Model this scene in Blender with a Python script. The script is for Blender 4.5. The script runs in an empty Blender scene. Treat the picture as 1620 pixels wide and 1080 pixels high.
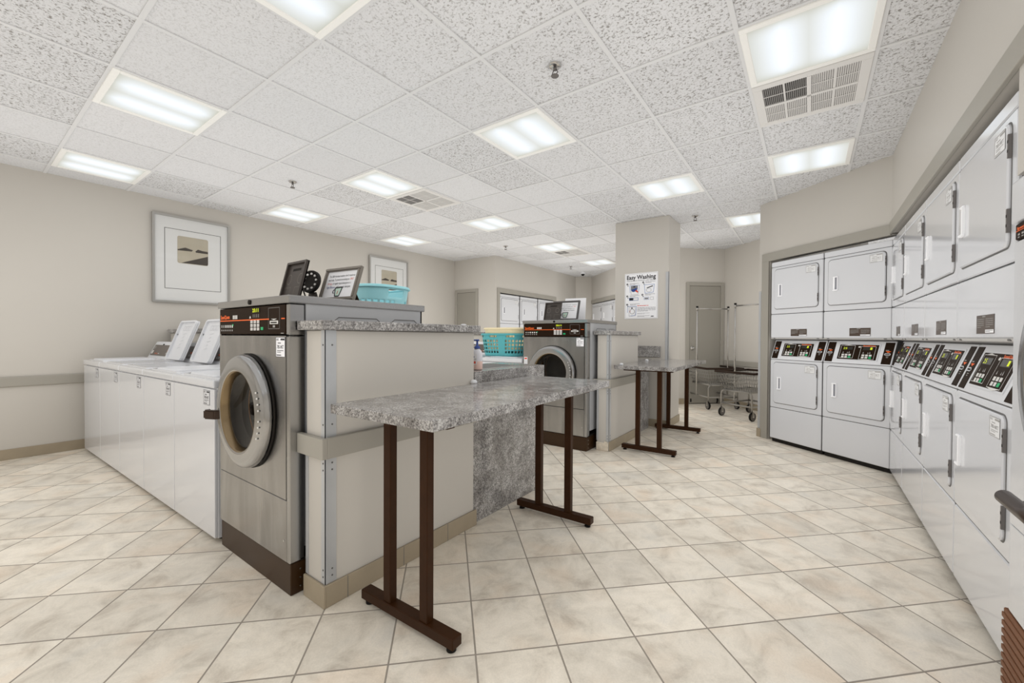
import bpy, bmesh, math, random
from mathutils import Matrix, Vector
R = math.radians
random.seed(7)
scene = bpy.context.scene
COL = scene.collection
H = 2.791            # ceiling height
CAM_H = 1.19
TILE = 0.6096

# ------------------------------------------------------------------ materials
def new_mat(name):
    m = bpy.data.materials.new(name); m.use_nodes = True
    nt = m.node_tree
    return m, nt, nt.nodes['Principled BSDF']
def srgb(r, g, b):
    f = lambda c: (c/255/12.92) if c/255 <= .04045 else ((c/255+.055)/1.055)**2.4
    return (f(r), f(g), f(b), 1)
_mc = {}
def mat(name, col, rough=.5, metal=0, spec=.5, coat=0, emit=None, es=0, noise=0, nscale=8, bump=0, bscale=200, alpha=None):
    if name in _mc: return _mc[name]
    m, nt, p = new_mat(name)
    p.inputs['Base Color'].default_value = col
    p.inputs['Roughness'].default_value = rough
    p.inputs['Metallic'].default_value = metal
    p.inputs['Specular IOR Level'].default_value = spec
    p.inputs['Coat Weight'].default_value = coat
    p.inputs['Coat Roughness'].default_value = .08
    if emit:
        p.inputs['Emission Color'].default_value = emit
        p.inputs['Emission Strength'].default_value = es
    tc = nt.nodes.new('ShaderNodeTexCoord')
    if noise:
        n = nt.nodes.new('ShaderNodeTexNoise'); n.inputs['Scale'].default_value = nscale; n.inputs['Detail'].default_value = 4
        nt.links.new(tc.outputs['Object'], n.inputs['Vector'])
        mx = nt.nodes.new('ShaderNodeMix'); mx.data_type = 'RGBA'
        mx.inputs['A'].default_value = tuple(c*(1-noise) for c in col[:3])+(1,)
        mx.inputs['B'].default_value = tuple(min(1, c*(1+noise)) for c in col[:3])+(1,)
        nt.links.new(n.outputs['Fac'], mx.inputs['Factor'])
        nt.links.new(mx.outputs['Result'], p.inputs['Base Color'])
    if bump:
        n = nt.nodes.new('ShaderNodeTexNoise'); n.inputs['Scale'].default_value = bscale; n.inputs['Detail'].default_value = 2
        nt.links.new(tc.outputs['Object'], n.inputs['Vector'])
        b = nt.nodes.new('ShaderNodeBump'); b.inputs['Strength'].default_value = bump; b.inputs['Distance'].default_value = .002
        nt.links.new(n.outputs['Fac'], b.inputs['Height']); nt.links.new(b.outputs['Normal'], p.inputs['Normal'])
    _mc[name] = m
    return m

def math_node(nt, op, a, b=None, clamp=False):
    n = nt.nodes.new('ShaderNodeMath'); n.operation = op; n.use_clamp = clamp
    for i, v in enumerate((a, b)):
        if v is None: continue
        if isinstance(v, (int, float)): n.inputs[i].default_value = v
        else: nt.links.new(v, n.inputs[i])
    return n.outputs[0]
def ramp(nt, fac, stops):
    r = nt.nodes.new('ShaderNodeValToRGB')
    els = r.color_ramp.elements
    while len(els) > 1: els.remove(els[0])
    els[0].position = stops[0][0]; els[0].color = stops[0][1]
    for pos, c in stops[1:]:
        e = els.new(pos); e.color = c
    nt.links.new(fac, r.inputs['Fac'])
    return r.outputs['Color']
def mixc(nt, fac, a, b, mode='MIX'):
    mx = nt.nodes.new('ShaderNodeMix'); mx.data_type = 'RGBA'; mx.blend_type = mode
    for k, v in (('Factor', fac), ('A', a), ('B', b)):
        if isinstance(v, (int, float, tuple)): mx.inputs[k].default_value = v
        else: nt.links.new(v, mx.inputs[k])
    return mx.outputs['Result']
def noise_node(nt, vec, scale, detail=4, rough=.5, dist=0):
    n = nt.nodes.new('ShaderNodeTexNoise'); n.inputs['Scale'].default_value = scale
    n.inputs['Detail'].default_value = detail; n.inputs['Roughness'].default_value = rough
    n.inputs['Distortion'].default_value = dist
    nt.links.new(vec, n.inputs['Vector'])
    return n

def floor_material():
    m, nt, p = new_mat('floor_tile')
    tc = nt.nodes.new('ShaderNodeTexCoord')
    mp = nt.nodes.new('ShaderNodeMapping'); mp.vector_type = 'POINT'
    ang = R(44.76); s = 1/.31625
    # rotate by -ang around tile node at (-.7765,1.383)
    x0, y0 = -.7765, 1.383
    ca, sa = math.cos(-ang), math.sin(-ang)
    mp.inputs['Rotation'].default_value = (0, 0, -ang)
    mp.inputs['Scale'].default_value = (s, s, s)
    # Mapping POINT: scale, rotate, translate
    mp.inputs['Location'].default_value = (-(x0*ca-y0*sa)*s+20, -(x0*sa+y0*ca)*s+20, 0)
    nt.links.new(tc.outputs['Object'], mp.inputs['Vector'])
    br = nt.nodes.new('ShaderNodeTexBrick')
    br.offset = 0; br.squash = 1
    br.inputs['Scale'].default_value = 1
    br.inputs['Mortar Size'].default_value = .0115
    br.inputs['Mortar Smooth'].default_value = .15
    br.inputs['Brick Width'].default_value = 1; br.inputs['Row Height'].default_value = 1
    nt.links.new(mp.outputs['Vector'], br.inputs['Vector'])
    br.inputs['Color1'].default_value = (0, 0, 0, 1); br.inputs['Color2'].default_value = (1, 1, 1, 1)
    # per tile random offset of the mottling
    fl = nt.nodes.new('ShaderNodeVectorMath'); fl.operation = 'FLOOR'
    nt.links.new(mp.outputs['Vector'], fl.inputs[0])
    wn = nt.nodes.new('ShaderNodeTexWhiteNoise'); nt.links.new(fl.outputs[0], wn.inputs['Vector'])
    sc = nt.nodes.new('ShaderNodeVectorMath'); sc.operation = 'SCALE'; sc.inputs['Scale'].default_value = 30
    nt.links.new(wn.outputs['Color'], sc.inputs[0])
    ad = nt.nodes.new('ShaderNodeVectorMath'); ad.operation = 'ADD'
    nt.links.new(mp.outputs['Vector'], ad.inputs[0]); nt.links.new(sc.outputs[0], ad.inputs[1])
    n1 = noise_node(nt, ad.outputs[0], 2.1, 7, .66, .5)
    n2 = noise_node(nt, ad.outputs[0], 1.1, 3, .5, .3)
    n3 = noise_node(nt, mp.outputs['Vector'], 45, 3, .6)
    base = ramp(nt, n1.outputs['Fac'], [(.3, srgb(186, 176, 162)), (.46, srgb(212, 204, 190)), (.60, srgb(226, 218, 204)), (.78, srgb(206, 200, 190))])
    warm = mixc(nt, ramp(nt, n2.outputs['Fac'], [(.52, (0, 0, 0, 1)), (.75, (.5, .5, .5, 1))]), base, srgb(220, 198, 174))
    gr = mixc(nt, ramp(nt, n2.outputs['Fac'], [(.25, (.3, .3, .3, 1)), (.42, (0, 0, 0, 1))]), warm, srgb(192, 193, 190))
    tv = math_node(nt, 'ADD', math_node(nt, 'MULTIPLY', wn.outputs['Value'], .13), .90)
    fine = math_node(nt, 'ADD', math_node(nt, 'MULTIPLY', n3.outputs['Fac'], .26), .87)
    tvm = math_node(nt, 'MULTIPLY', tv, fine)
    vm = nt.nodes.new('ShaderNodeVectorMath'); vm.operation = 'SCALE'
    nt.links.new(gr, vm.inputs[0]); nt.links.new(tvm, vm.inputs['Scale'])
    col = mixc(nt, br.outputs['Fac'], vm.outputs[0], srgb(142, 134, 124))
    nt.links.new(col, p.inputs['Base Color'])
    rg = math_node(nt, 'ADD', math_node(nt, 'MULTIPLY', n1.outputs['Fac'], .25), .28)
    rg2 = math_node(nt, 'MAXIMUM', rg, math_node(nt, 'MULTIPLY', br.outputs['Fac'], .8))
    nt.links.new(rg2, p.inputs['Roughness'])
    b = nt.nodes.new('ShaderNodeBump'); b.inputs['Strength'].default_value = .5; b.inputs['Distance'].default_value = .002
    hh = math_node(nt, 'ADD', math_node(nt, 'MULTIPLY', br.outputs['Fac'], -1), math_node(nt, 'MULTIPLY', n1.outputs['Fac'], .25))
    nt.links.new(hh, b.inputs['Height']); nt.links.new(b.outputs['Normal'], p.inputs['Normal'])
    return m

def ceiling_material():
    m, nt, p = new_mat('acoustic_tile')
    tc = nt.nodes.new('ShaderNodeTexCoord')
    mp = nt.nodes.new('ShaderNodeMapping')
    mp.inputs['Scale'].default_value = (1/TILE, 1/TILE, 1)
    mp.inputs['Location'].default_value = (2.156/TILE, -1.815/TILE, .5)
    nt.links.new(tc.outputs['Object'], mp.inputs['Vector'])
    fl = nt.nodes.new('ShaderNodeVectorMath'); fl.operation = 'FLOOR'
    nt.links.new(mp.outputs['Vector'], fl.inputs[0])
    sx = nt.nodes.new('ShaderNodeSeparateXYZ'); nt.links.new(fl.outputs[0], sx.inputs[0])
    cx = nt.nodes.new('ShaderNodeCombineXYZ')
    nt.links.new(sx.outputs['X'], cx.inputs['X']); nt.links.new(sx.outputs['Y'], cx.inputs['Y'])
    wn = nt.nodes.new('ShaderNodeTexWhiteNoise'); nt.links.new(cx.outputs[0], wn.inputs['Vector'])
    n1 = noise_node(nt, tc.outputs['Object'], 75, 4, .62, .4)     # coarse fissures
    n2 = noise_node(nt, tc.outputs['Object'], 170, 2, .5)        # fine pin holes
    # coarse weight per tile; the far right tiles are all coarse
    sp = nt.nodes.new('ShaderNodeSeparateXYZ'); nt.links.new(tc.outputs['Object'], sp.inputs[0])
    right = math_node(nt, 'MULTIPLY', math_node(nt, 'ADD', sp.outputs['X'], 2.7), .5, True)
    w = math_node(nt, 'ADD', math_node(nt, 'GREATER_THAN', wn.outputs['Value'], .68), right, True)
    w = math_node(nt, 'ADD', math_node(nt, 'MULTIPLY', w, .72), .28)
    pit = ramp(nt, n1.outputs['Fac'], [(.36, (1, 1, 1, 1)), (.475, (0, 0, 0, 1))])
    pit2 = ramp(nt, n2.outputs['Fac'], [(.30, (1, 1, 1, 1)), (.42, (0, 0, 0, 1))])
    a = math_node(nt, 'MULTIPLY', pit, w)
    allp = math_node(nt, 'MAXIMUM', a, math_node(nt, 'MULTIPLY', pit2, .35))
    tone = math_node(nt, 'ADD', math_node(nt, 'MULTIPLY', wn.outputs['Value'], -.07), 1.0)
    cb = nt.nodes.new('ShaderNodeVectorMath'); cb.operation = 'SCALE'
    cb.inputs[0].default_value = srgb(206, 206, 207)[:3]; nt.links.new(tone, cb.inputs['Scale'])
    col = mixc(nt, math_node(nt, 'MULTIPLY', allp, .85), cb.outputs[0], srgb(120, 116, 110))
    nt.links.new(col, p.inputs['Base Color'])
    p.inputs['Roughness'].default_value = .95; p.inputs['Specular IOR Level'].default_value = .1
    b = nt.nodes.new('ShaderNodeBump'); b.inputs['Strength'].default_value = .45; b.inputs['Distance'].default_value = .004
    nt.links.new(math_node(nt, 'MULTIPLY', allp, -1), b.inputs['Height']); nt.links.new(b.outputs['Normal'], p.inputs['Normal'])
    return m

def laminate_material():
    m, nt, p = new_mat('granite_laminate')
    tc = nt.nodes.new('ShaderNodeTexCoord')
    n1 = noise_node(nt, tc.outputs['Object'], 9, 5, .6, .5)
    n2 = noise_node(nt, tc.outputs['Object'], 120, 4, .75, .3)
    n3 = noise_node(nt, tc.outputs['Object'], 38, 4, .7, .4)
    c = ramp(nt, n2.outputs['Fac'], [(.37, srgb(40, 38, 37)), (.46, srgb(108, 105, 104)), (.53, srgb(172, 170, 168)), (.64, srgb(216, 214, 210))])
    c2 = ramp(nt, n3.outputs['Fac'], [(.35, srgb(98, 94, 92)), (.5, srgb(158, 155, 153)), (.65, srgb(198, 196, 192))])
    cc = mixc(nt, .38, c, c2)
    cl = ramp(nt, n1.outputs['Fac'], [(.35, (.50, .485, .475, 1)), (.6, (.93, .93, .925, 1))])
    out = mixc(nt, 1.0, cc, cl, 'MULTIPLY')
    nt.links.new(out, p.inputs['Base Color'])
    p.inputs['Roughness'].default_value = .16; p.inputs['Specular IOR Level'].default_value = .75
    b = nt.nodes.new('ShaderNodeBump'); b.inputs['Strength'].default_value = .015; b.inputs['Distance'].default_value = .001
    nt.links.new(n2.outputs['Fac'], b.inputs['Height']); nt.links.new(b.outputs['Normal'], p.inputs['Normal'])
    return m

def steel_material(name, col, rough, vertical=True):
    m, nt, p = new_mat(name)
    tc = nt.nodes.new('ShaderNodeTexCoord')
    mp = nt.nodes.new('ShaderNodeMapping')
    mp.inputs['Scale'].default_value = (220, 220, 3) if vertical else (4, 4, 220)
    nt.links.new(tc.outputs['Object'], mp.inputs['Vector'])
    n = noise_node(nt, mp.outputs['Vector'], 1, 3, .6)
    n2 = noise_node(nt, tc.outputs['Object'], 3.0, 3, .5, .6)
    p.inputs['Base Color'].default_value = col
    p.inputs['Metallic'].default_value = 1
    rg = math_node(nt, 'ADD', math_node(nt, 'MULTIPLY', n.outputs['Fac'], .07), math_node(nt, 'ADD', math_node(nt, 'MULTIPLY', n2.outputs['Fac'], .10), rough-.085))
    nt.links.new(rg, p.inputs['Roughness'])
    b = nt.nodes.new('ShaderNodeBump'); b.inputs['Strength'].default_value = .016 if vertical else .0; b.inputs['Distance'].default_value = .002
    nt.links.new(math_node(nt, 'ADD', n.outputs['Fac'], math_node(nt, 'MULTIPLY', n2.outputs['Fac'], 5 if vertical else 0)), b.inputs['Height'])
    if vertical:
        mp2 = nt.nodes.new('ShaderNodeMapping'); mp2.inputs['Scale'].default_value = (7, 7, 1.1)
        nt.links.new(tc.outputs['Object'], mp2.inputs['Vector'])
        n3 = noise_node(nt, mp2.outputs['Vector'], 1, 3, .5, .8)
        nt.links.new(mixc(nt, ramp(nt, n3.outputs['Fac'], [(.35, (0, 0, 0, 1)), (.65, (1, 1, 1, 1))]), tuple(c*.82 for c in col[:3])+(1,), tuple(c*1.1 for c in col[:3])+(1,)), p.inputs['Base Color'])
    nt.links.new(b.outputs['Normal'], p.inputs['Normal'])
    return m

def diffuser_material():
    m, nt, p = new_mat('light_diffuser')
    tc = nt.nodes.new('ShaderNodeTexCoord')
    s = nt.nodes.new('ShaderNodeSeparateXYZ'); nt.links.new(tc.outputs['Object'], s.inputs[0])
    # two tubes behind the lens run along the local x axis
    def tube(c):
        d = math_node(nt, 'ABSOLUTE', math_node(nt, 'SUBTRACT', s.outputs['X'], c))
        return math_node(nt, 'SUBTRACT', 1.0, math_node(nt, 'MULTIPLY', d, 4.6), True)
    t = math_node(nt, 'MAXIMUM', tube(.12), tube(-.12))
    ex = math_node(nt, 'SUBTRACT', 1.0, math_node(nt, 'POWER', math_node(nt, 'MULTIPLY', math_node(nt, 'ABSOLUTE', s.outputs['Y']), 3.7), 6.0), True)
    k = math_node(nt, 'MULTIPLY', t, ex)
    col = mixc(nt, k, srgb(232, 232, 216), srgb(236, 244, 255))
    nt.links.new(col, p.inputs['Emission Color'])
    st = math_node(nt, 'MULTIPLY', math_node(nt, 'ADD', math_node(nt, 'MULTIPLY', k, .58), .62), LIGHT)
    nt.links.new(st, p.inputs['Emission Strength'])
    p.inputs['Base Color'].default_value = (.08, .08, .08, 1)
    p.inputs['Roughness'].default_value = .4
    return m

def glass_material():
    m = bpy.data.materials.new('door_glass'); m.use_nodes = True
    nt = m.node_tree; nt.nodes.clear()
    o = nt.nodes.new('ShaderNodeOutputMaterial')
    t = nt.nodes.new('ShaderNodeBsdfTransparent'); t.inputs['Color'].default_value = (.96, .96, .96, 1)
    g = nt.nodes.new('ShaderNodeBsdfGlossy'); g.inputs['Roughness'].default_value = .02
    lw = nt.nodes.new('ShaderNodeLayerWeight'); lw.inputs['Blend'].default_value = .5
    f = nt.nodes.new('ShaderNodeMath'); f.operation = 'MULTIPLY_ADD'; f.inputs[1].default_value = .45; f.inputs[2].default_value = .03
    pw = nt.nodes.new('ShaderNodeMath'); pw.operation = 'POWER'; pw.inputs[1].default_value = 4
    nt.links.new(lw.outputs['Facing'], pw.inputs[0]); nt.links.new(pw.outputs[0], f.inputs[0])
    mx = nt.nodes.new('ShaderNodeMixShader')
    nt.links.new(f.outputs[0], mx.inputs[0]); nt.links.new(t.outputs[0], mx.inputs[1]); nt.links.new(g.outputs[0], mx.inputs[2])
    nt.links.new(mx.outputs[0], o.inputs['Surface'])
    return m

LIGHT = .93
M_FLOOR = floor_material(); M_CEIL = ceiling_material(); M_LAM = laminate_material()
M_STEEL = steel_material('brushed_steel', (.41, .405, .40, 1), .25)
M_STEEL_H = mat('satin_steel', (.47, .47, .47, 1), .27, 1, noise=.03, nscale=2)
M_RING = mat('polished_ring_steel', (.50, .505, .515, 1), .2, 1)
M_CHROME = mat('chrome', (.72, .72, .72, 1), .16, 1)
M_DIFF = diffuser_material(); M_GLASS = glass_material()
M_WALL = mat('wall_paint', srgb(185, 180.5, 173), .45, spec=.4, noise=.015, nscale=1.5, bump=.05, bscale=160)
M_TRIM = mat('taupe_trim_paint', srgb(150, 146, 137), .4, noise=.02, nscale=3)
M_DOORP = mat('taupe_door_paint', srgb(140, 136, 127), .45, noise=.02, nscale=3)
M_BASE = mat('tile_base', srgb(150, 138, 118), .45, noise=.12, nscale=9, bump=.2, bscale=60)
M_GRID = mat('white_grid_metal', srgb(204, 204, 204), .5)
M_LFRAME = mat('white_fixture_metal', srgb(228, 227, 223), .4)
M_WHITE = mat('white_enamel', srgb(200, 201, 204), .14, spec=.5, coat=.6)
M_WHITE2 = mat('white_plastic', srgb(206, 207, 210), .3)
M_SEAM = mat('seam_grey', srgb(98, 97, 96), .6)
M_DARK = mat('black_gap', srgb(22, 18, 15), .7)
M_RUB = mat('black_rubber', srgb(16, 14, 13), .5, spec=.25)
M_BROWN = mat('brown_panel', srgb(34, 22, 13), .5, spec=.1, noise=.05, nscale=5)
M_BRKICK = mat('brown_kick_metal', srgb(50, 32, 15), .35, spec=.3, noise=.2, nscale=6)
M_BRLEG = mat('brown_leg_metal', srgb(48, 27, 12), .4, spec=.15, noise=.3, nscale=25)
M_BRBASE = mat('brown_cove_base', srgb(112, 74, 50), .6, noise=.1, nscale=12)
M_GREYP = mat('grey_machine_paint', srgb(160, 161, 163), .3)
M_ALU = mat('aluminium_guard', srgb(184, 186, 188), .3, .35, noise=.08, nscale=9)
M_ORANGE = mat('orange_print', srgb(232, 98, 30), .4)
M_PRINTW = mat('white_print', srgb(206, 204, 200), .4)
M_PRINTG = mat('grey_print', srgb(150, 148, 145), .5)
M_PRINTK = mat('black_print', srgb(38, 38, 42), .5)
M_GREEN = mat('green_key', srgb(20, 160, 100), .4)
M_LED = mat('lit_display', srgb(190, 200, 20), .4, emit=srgb(190, 205, 20), es=.5)
M_LCD = mat('dark_display', srgb(30, 28, 20), .25)
M_HINGE = mat('dark_hinge', srgb(112, 108, 106), .4, .3)
M_PAPER = mat('white_paper', srgb(228, 228, 230), .6)
M_BLUE = mat('blue_print', srgb(95, 125, 178), .5)
M_DKBLUE = mat('dark_blue_print', srgb(40, 68, 130), .5)
M_RED = mat('red_print', srgb(206, 70, 52), .5)
M_TEALB = mat('teal_plastic', srgb(80, 160, 166), .32)
M_SKYB = mat('pale_aqua_plastic', srgb(150, 205, 212), .32)
M_CREAM = mat('cream_plastic', srgb(222, 208, 172), .35)
M_MAT = mat('mat_board', srgb(214, 214, 212), .7)
M_SEPIA = mat('sepia_print', srgb(176, 168, 150), .6, noise=.14, nscale=7)
M_SEPIAD = mat('dark_sepia_print', srgb(66, 60, 54), .6, noise=.1, nscale=14)
M_PFRAME = mat('silver_picture_frame', srgb(186, 184, 180), .3, .8)
M_GFRAME = mat('grey_sign_frame', srgb(128, 122, 114), .4, .3)
M_DFRAME = mat('dark_grey_sign_frame', srgb(84, 82, 82), .4)
M_BLKP = mat('dark_moulded_plastic', srgb(62, 56, 52), .35)
M_SOAP = mat('pink_soap', srgb(226, 196, 186), .25)
M_SOAPC = mat('clear_bottle', srgb(208, 208, 214), .15)
M_PUMP = mat('blue_pump', srgb(52, 74, 138), .35)
M_GREYF = mat('grey_plug', srgb(196, 194, 188), .4)
M_WIRE = mat('zinc_wire', srgb(170, 168, 164), .3, .85)
M_WHEEL = mat('grey_wheel', srgb(96, 92, 88), .5)
M_VENT = mat('vent_white', srgb(206, 204, 201), .5)
M_VENTD = mat('vent_dark', srgb(136, 134, 132), .6)
M_LABELBR = mat('warning_label_brown', srgb(74, 62, 54), .35)
M_DRUM = mat('drum_steel', srgb(30, 24, 17), .45, .3, noise=.2, nscale=20)
M_PLASTER = mat('broken_plaster', srgb(206, 196, 180), .8, noise=.35, nscale=30)
M_GREENP = mat('green_print', srgb(190, 214, 200), .5)

# ------------------------------------------------------------------ mesh helpers
def BM(): return bmesh.new()
def setmat(faces, i):
    for f in faces: f.material_index = i
def box(bm, lo, hi, mi=0, bev=0, seg=2):
    t = bmesh.new()
    bmesh.ops.create_cube(t, size=1)
    c = [(a+b)/2 for a, b in zip(lo, hi)]; s = [abs(b-a) for a, b in zip(lo, hi)]
    for v in t.verts: v.co = Vector((v.co.x*s[0]+c[0], v.co.y*s[1]+c[1], v.co.z*s[2]+c[2]))
    if bev:
        bmesh.ops.bevel(t, geom=t.edges[:], offset=min(bev, min(s)*.45), segments=seg, affect='EDGES', profile=.6)
    merge(bm, t, mi)
def merge(bm, t, mi=None, M=None, smooth=None):
    if M is not None: bmesh.ops.transform(t, matrix=M, verts=t.verts[:])
    vm = {}
    for v in t.verts: vm[v] = bm.verts.new(v.co)
    for f in t.faces:
        try: nf = bm.faces.new([vm[v] for v in f.verts])
        except ValueError: continue
        nf.material_index = f.material_index if mi is None else mi
        nf.smooth = f.smooth if smooth is None else smooth
    t.free()
def prism(bm, pts, a, b, axis='x', mi=0, bev=0, seg=2):
    """polygon pts extruded along axis from a to b; pts are the two other coords in xyz order"""
    t = bmesh.new()
    def mk(p, k):
        return {'x': (k, p[0], p[1]), 'y': (p[0], k, p[1]), 'z': (p[0], p[1], k)}[axis]
    A = [t.verts.new(mk(p, a)) for p in pts]; B = [t.verts.new(mk(p, b)) for p in pts]
    n = len(pts)
    t.faces.new(A); t.faces.new(B[::-1])
    for i in range(n): t.faces.new([A[i], B[i], B[(i+1) % n], A[(i+1) % n]])
    bmesh.ops.recalc_face_normals(t, faces=t.faces[:])
    if bev: bmesh.ops.bevel(t, geom=t.edges[:], offset=bev, segments=seg, affect='EDGES')
    merge(bm, t, mi)
def cyl(bm, p, q, r, mi=0, n=16, r2=None, caps=True, smooth=True):
    p, q = Vector(p), Vector(q); d = q-p
    t = bmesh.new()
    bmesh.ops.create_cone(t, cap_ends=caps, segments=n, radius1=r, radius2=r if r2 is None else r2, depth=d.length)
    if smooth:
        for f in t.faces: f.smooth = len(f.verts) == 4
    M = Matrix.Translation((p+q)/2) @ d.to_track_quat('Z', 'Y').to_matrix().to_4x4()
    merge(bm, t, mi, M)
def tube(bm, pts, r, mi=0, n=8, closed=False):
    pts = [Vector(p) for p in pts]; N = len(pts); rings = []
    prev = None
    for i, p in enumerate(pts):
        if closed: d = pts[(i+1) % N]-pts[i-1]
        else: d = pts[min(i+1, N-1)]-pts[max(i-1, 0)]
        d.normalize()
        up = prev if prev is not None else (Vector((0, 0, 1)) if abs(d.z) < .9 else Vector((1, 0, 0)))
        x = up-d*up.dot(d)
        if x.length < 1e-4: x = d.orthogonal()
        x.normalize(); y = d.cross(x); prev = x
        rings.append([bm.verts.new(p+x*math.cos(2*math.pi*k/n)*r+y*math.sin(2*math.pi*k/n)*r) for k in range(n)])
    M = N if closed else N-1
    for i in range(M):
        a, b = rings[i], rings[(i+1) % N]
        for k in range(n):
            f = bm.faces.new([a[k], a[(k+1) % n], b[(k+1) % n], b[k]]); f.material_index = mi; f.smooth = True
    if not closed:
        f = bm.faces.new(rings[0][::-1]); f.material_index = mi
        f = bm.faces.new(rings[-1]); f.material_index = mi
def lathe(bm, prof, M, n=48, mi=0, mis=None, smooth=True):
    """prof = [(radius, height)], revolved about local z of matrix M"""
    rings = []
    for r, h in prof:
        if r < 1e-5: rings.append([bm.verts.new(M @ Vector((0, 0, h)))])
        else: rings.append([bm.verts.new(M @ Vector((r*math.cos(2*math.pi*k/n), r*math.sin(2*math.pi*k/n), h))) for k in range(n)])
    for i in range(len(prof)-1):
        a, b = rings[i], rings[i+1]
        for k in range(n):
            k2 = (k+1) % n
            if len(a) == 1 and len(b) == 1: continue
            vs = [a[0], b[k], b[k2]] if len(a) == 1 else ([a[k], b[0], a[k2]] if len(b) == 1 else [a[k], b[k], b[k2], a[k2]])
            f = bm.faces.new(vs); f.material_index = mis[i] if mis else mi; f.smooth = smooth
def rrect(w, h, r, n=5):
    pts = []
    for cx, cy, a0 in ((w/2-r, h/2-r, 0), (-w/2+r, h/2-r, 90), (-w/2+r, -h/2+r, 180), (w/2-r, -h/2+r, 270)):
        for k in range(n+1):
            a = R(a0+90*k/n); pts.append((cx+r*math.cos(a), cy+r*math.sin(a)))
    return pts
# flat artwork on a plane: M maps (u, v, d) to local space
def frame(origin, u, n):
    u = Vector(u).normalized(); n = Vector(n).normalized(); v = n.cross(u)
    return Matrix(((u.x, v.x, n.x, origin[0]), (u.y, v.y, n.y, origin[1]), (u.z, v.z, n.z, origin[2]), (0, 0, 0, 1)))
def poly(bm, M, pts, d=0, mi=0):
    f = bm.faces.new([bm.verts.new(M @ Vector((p[0], p[1], d))) for p in pts]); f.material_index = mi
def rect(bm, M, u0, v0, u1, v1, d=0, mi=0): poly(bm, M, [(u0, v0), (u1, v0), (u1, v1), (u0, v1)], d, mi)
def orect(bm, M, u0, v0, u1, v1, t, d=0, mi=0):
    rect(bm, M, u0, v0, u1, v0+t, d, mi); rect(bm, M, u0, v1-t, u1, v1, d, mi)
    rect(bm, M, u0, v0+t, u0+t, v1-t, d, mi); rect(bm, M, u1-t, v0+t, u1, v1-t, d, mi)
def disc(bm, M, u, v, r, d=0, mi=0, n=20, sy=1):
    poly(bm, M, [(u+r*math.cos(2*math.pi*k/n), v+sy*r*math.sin(2*math.pi*k/n)) for k in range(n)], d, mi)
def ringf(bm, M, u, v, r, t, d=0, mi=0, n=24, sy=1, a0=0, a1=360):
    pts = [R(a0+(a1-a0)*k/n) for k in range(n+1)]
    for a, b in zip(pts, pts[1:]):
        poly(bm, M, [(u+(r-t)*math.cos(a), v+sy*(r-t)*math.sin(a)), (u+r*math.cos(a), v+sy*r*math.sin(a)), (u+r*math.cos(b), v+sy*r*math.sin(b)), (u+(r-t)*math.cos(b), v+sy*(r-t)*math.sin(b))], d, mi)
def line(bm, M, pts, t, d=0, mi=0):
    for (x0, y0), (x1, y1) in zip(pts, pts[1:]):
        L = math.hypot(x1-x0, y1-y0)
        if L < 1e-6: continue
        nx, ny = -(y1-y0)/L*t/2, (x1-x0)/L*t/2
        poly(bm, M, [(x0-nx, y0-ny), (x1-nx, y1-ny), (x1+nx, y1+ny), (x0+nx, y0+ny)], d, mi)
def slab(bm, M, pts, d0, d1, mi=0, side=None):
    """solid plate with outline pts between depths d0 (back) and d1 (front)"""
    A = [bm.verts.new(M @ Vector((p[0], p[1], d0))) for p in pts]; B = [bm.verts.new(M @ Vector((p[0], p[1], d1))) for p in pts]
    f = bm.faces.new(B); f.material_index = mi
    f = bm.faces.new(A[::-1]); f.material_index = mi
    n = len(pts)
    for i in range(n):
        f = bm.faces.new([A[i], A[(i+1) % n], B[(i+1) % n], B[i]]); f.material_index = mi if side is None else side
def plate(bm, M, w, h, r, d0, d1, mi=0, ch=.004, cu=0, cv=0, n=5):
    """rounded rectangle plate with a chamfered front edge"""
    o = [(p[0]+cu, p[1]+cv) for p in rrect(w, h, r, n)]; i = [(p[0]+cu, p[1]+cv) for p in rrect(w-2*ch, h-2*ch, max(r-ch, .001), n)]
    A = [bm.verts.new(M @ Vector((p[0], p[1], d0))) for p in o]; B = [bm.verts.new(M @ Vector((p[0], p[1], d1-ch))) for p in o]
    C = [bm.verts.new(M @ Vector((p[0], p[1], d1))) for p in i]
    k = len(o)
    f = bm.faces.new(C); f.material_index = mi
    for a, b in ((A, B), (B, C)):
        for j in range(k):
            f = bm.faces.new([a[j], a[(j+1) % k], b[(j+1) % k], b[j]]); f.material_index = mi
_tx = {}
def text_geo(s, bold):
    key = (s, bold)
    if key in _tx: return _tx[key]
    cu = bpy.data.curves.new('lettering', 'FONT'); cu.body = s; cu.size = 1; cu.resolution_u = 2
    cu.offset = .028 if bold else 0
    ob = bpy.data.objects.new('lettering', cu); COL.objects.link(ob)
    dg = bpy.context.evaluated_depsgraph_get(); dg.update()
    me = bpy.data.meshes.new_from_object(ob.evaluated_get(dg))
    vs = [v.co.copy() for v in me.vertices]; fs = [tuple(p.vertices) for p in me.polygons]
    bpy.data.objects.remove(ob); bpy.data.curves.remove(cu); bpy.data.meshes.remove(me)
    x0 = min(v.x for v in vs); x1 = max(v.x for v in vs)
    _tx[key] = (vs, fs, x0, x1)
    return _tx[key]
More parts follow.
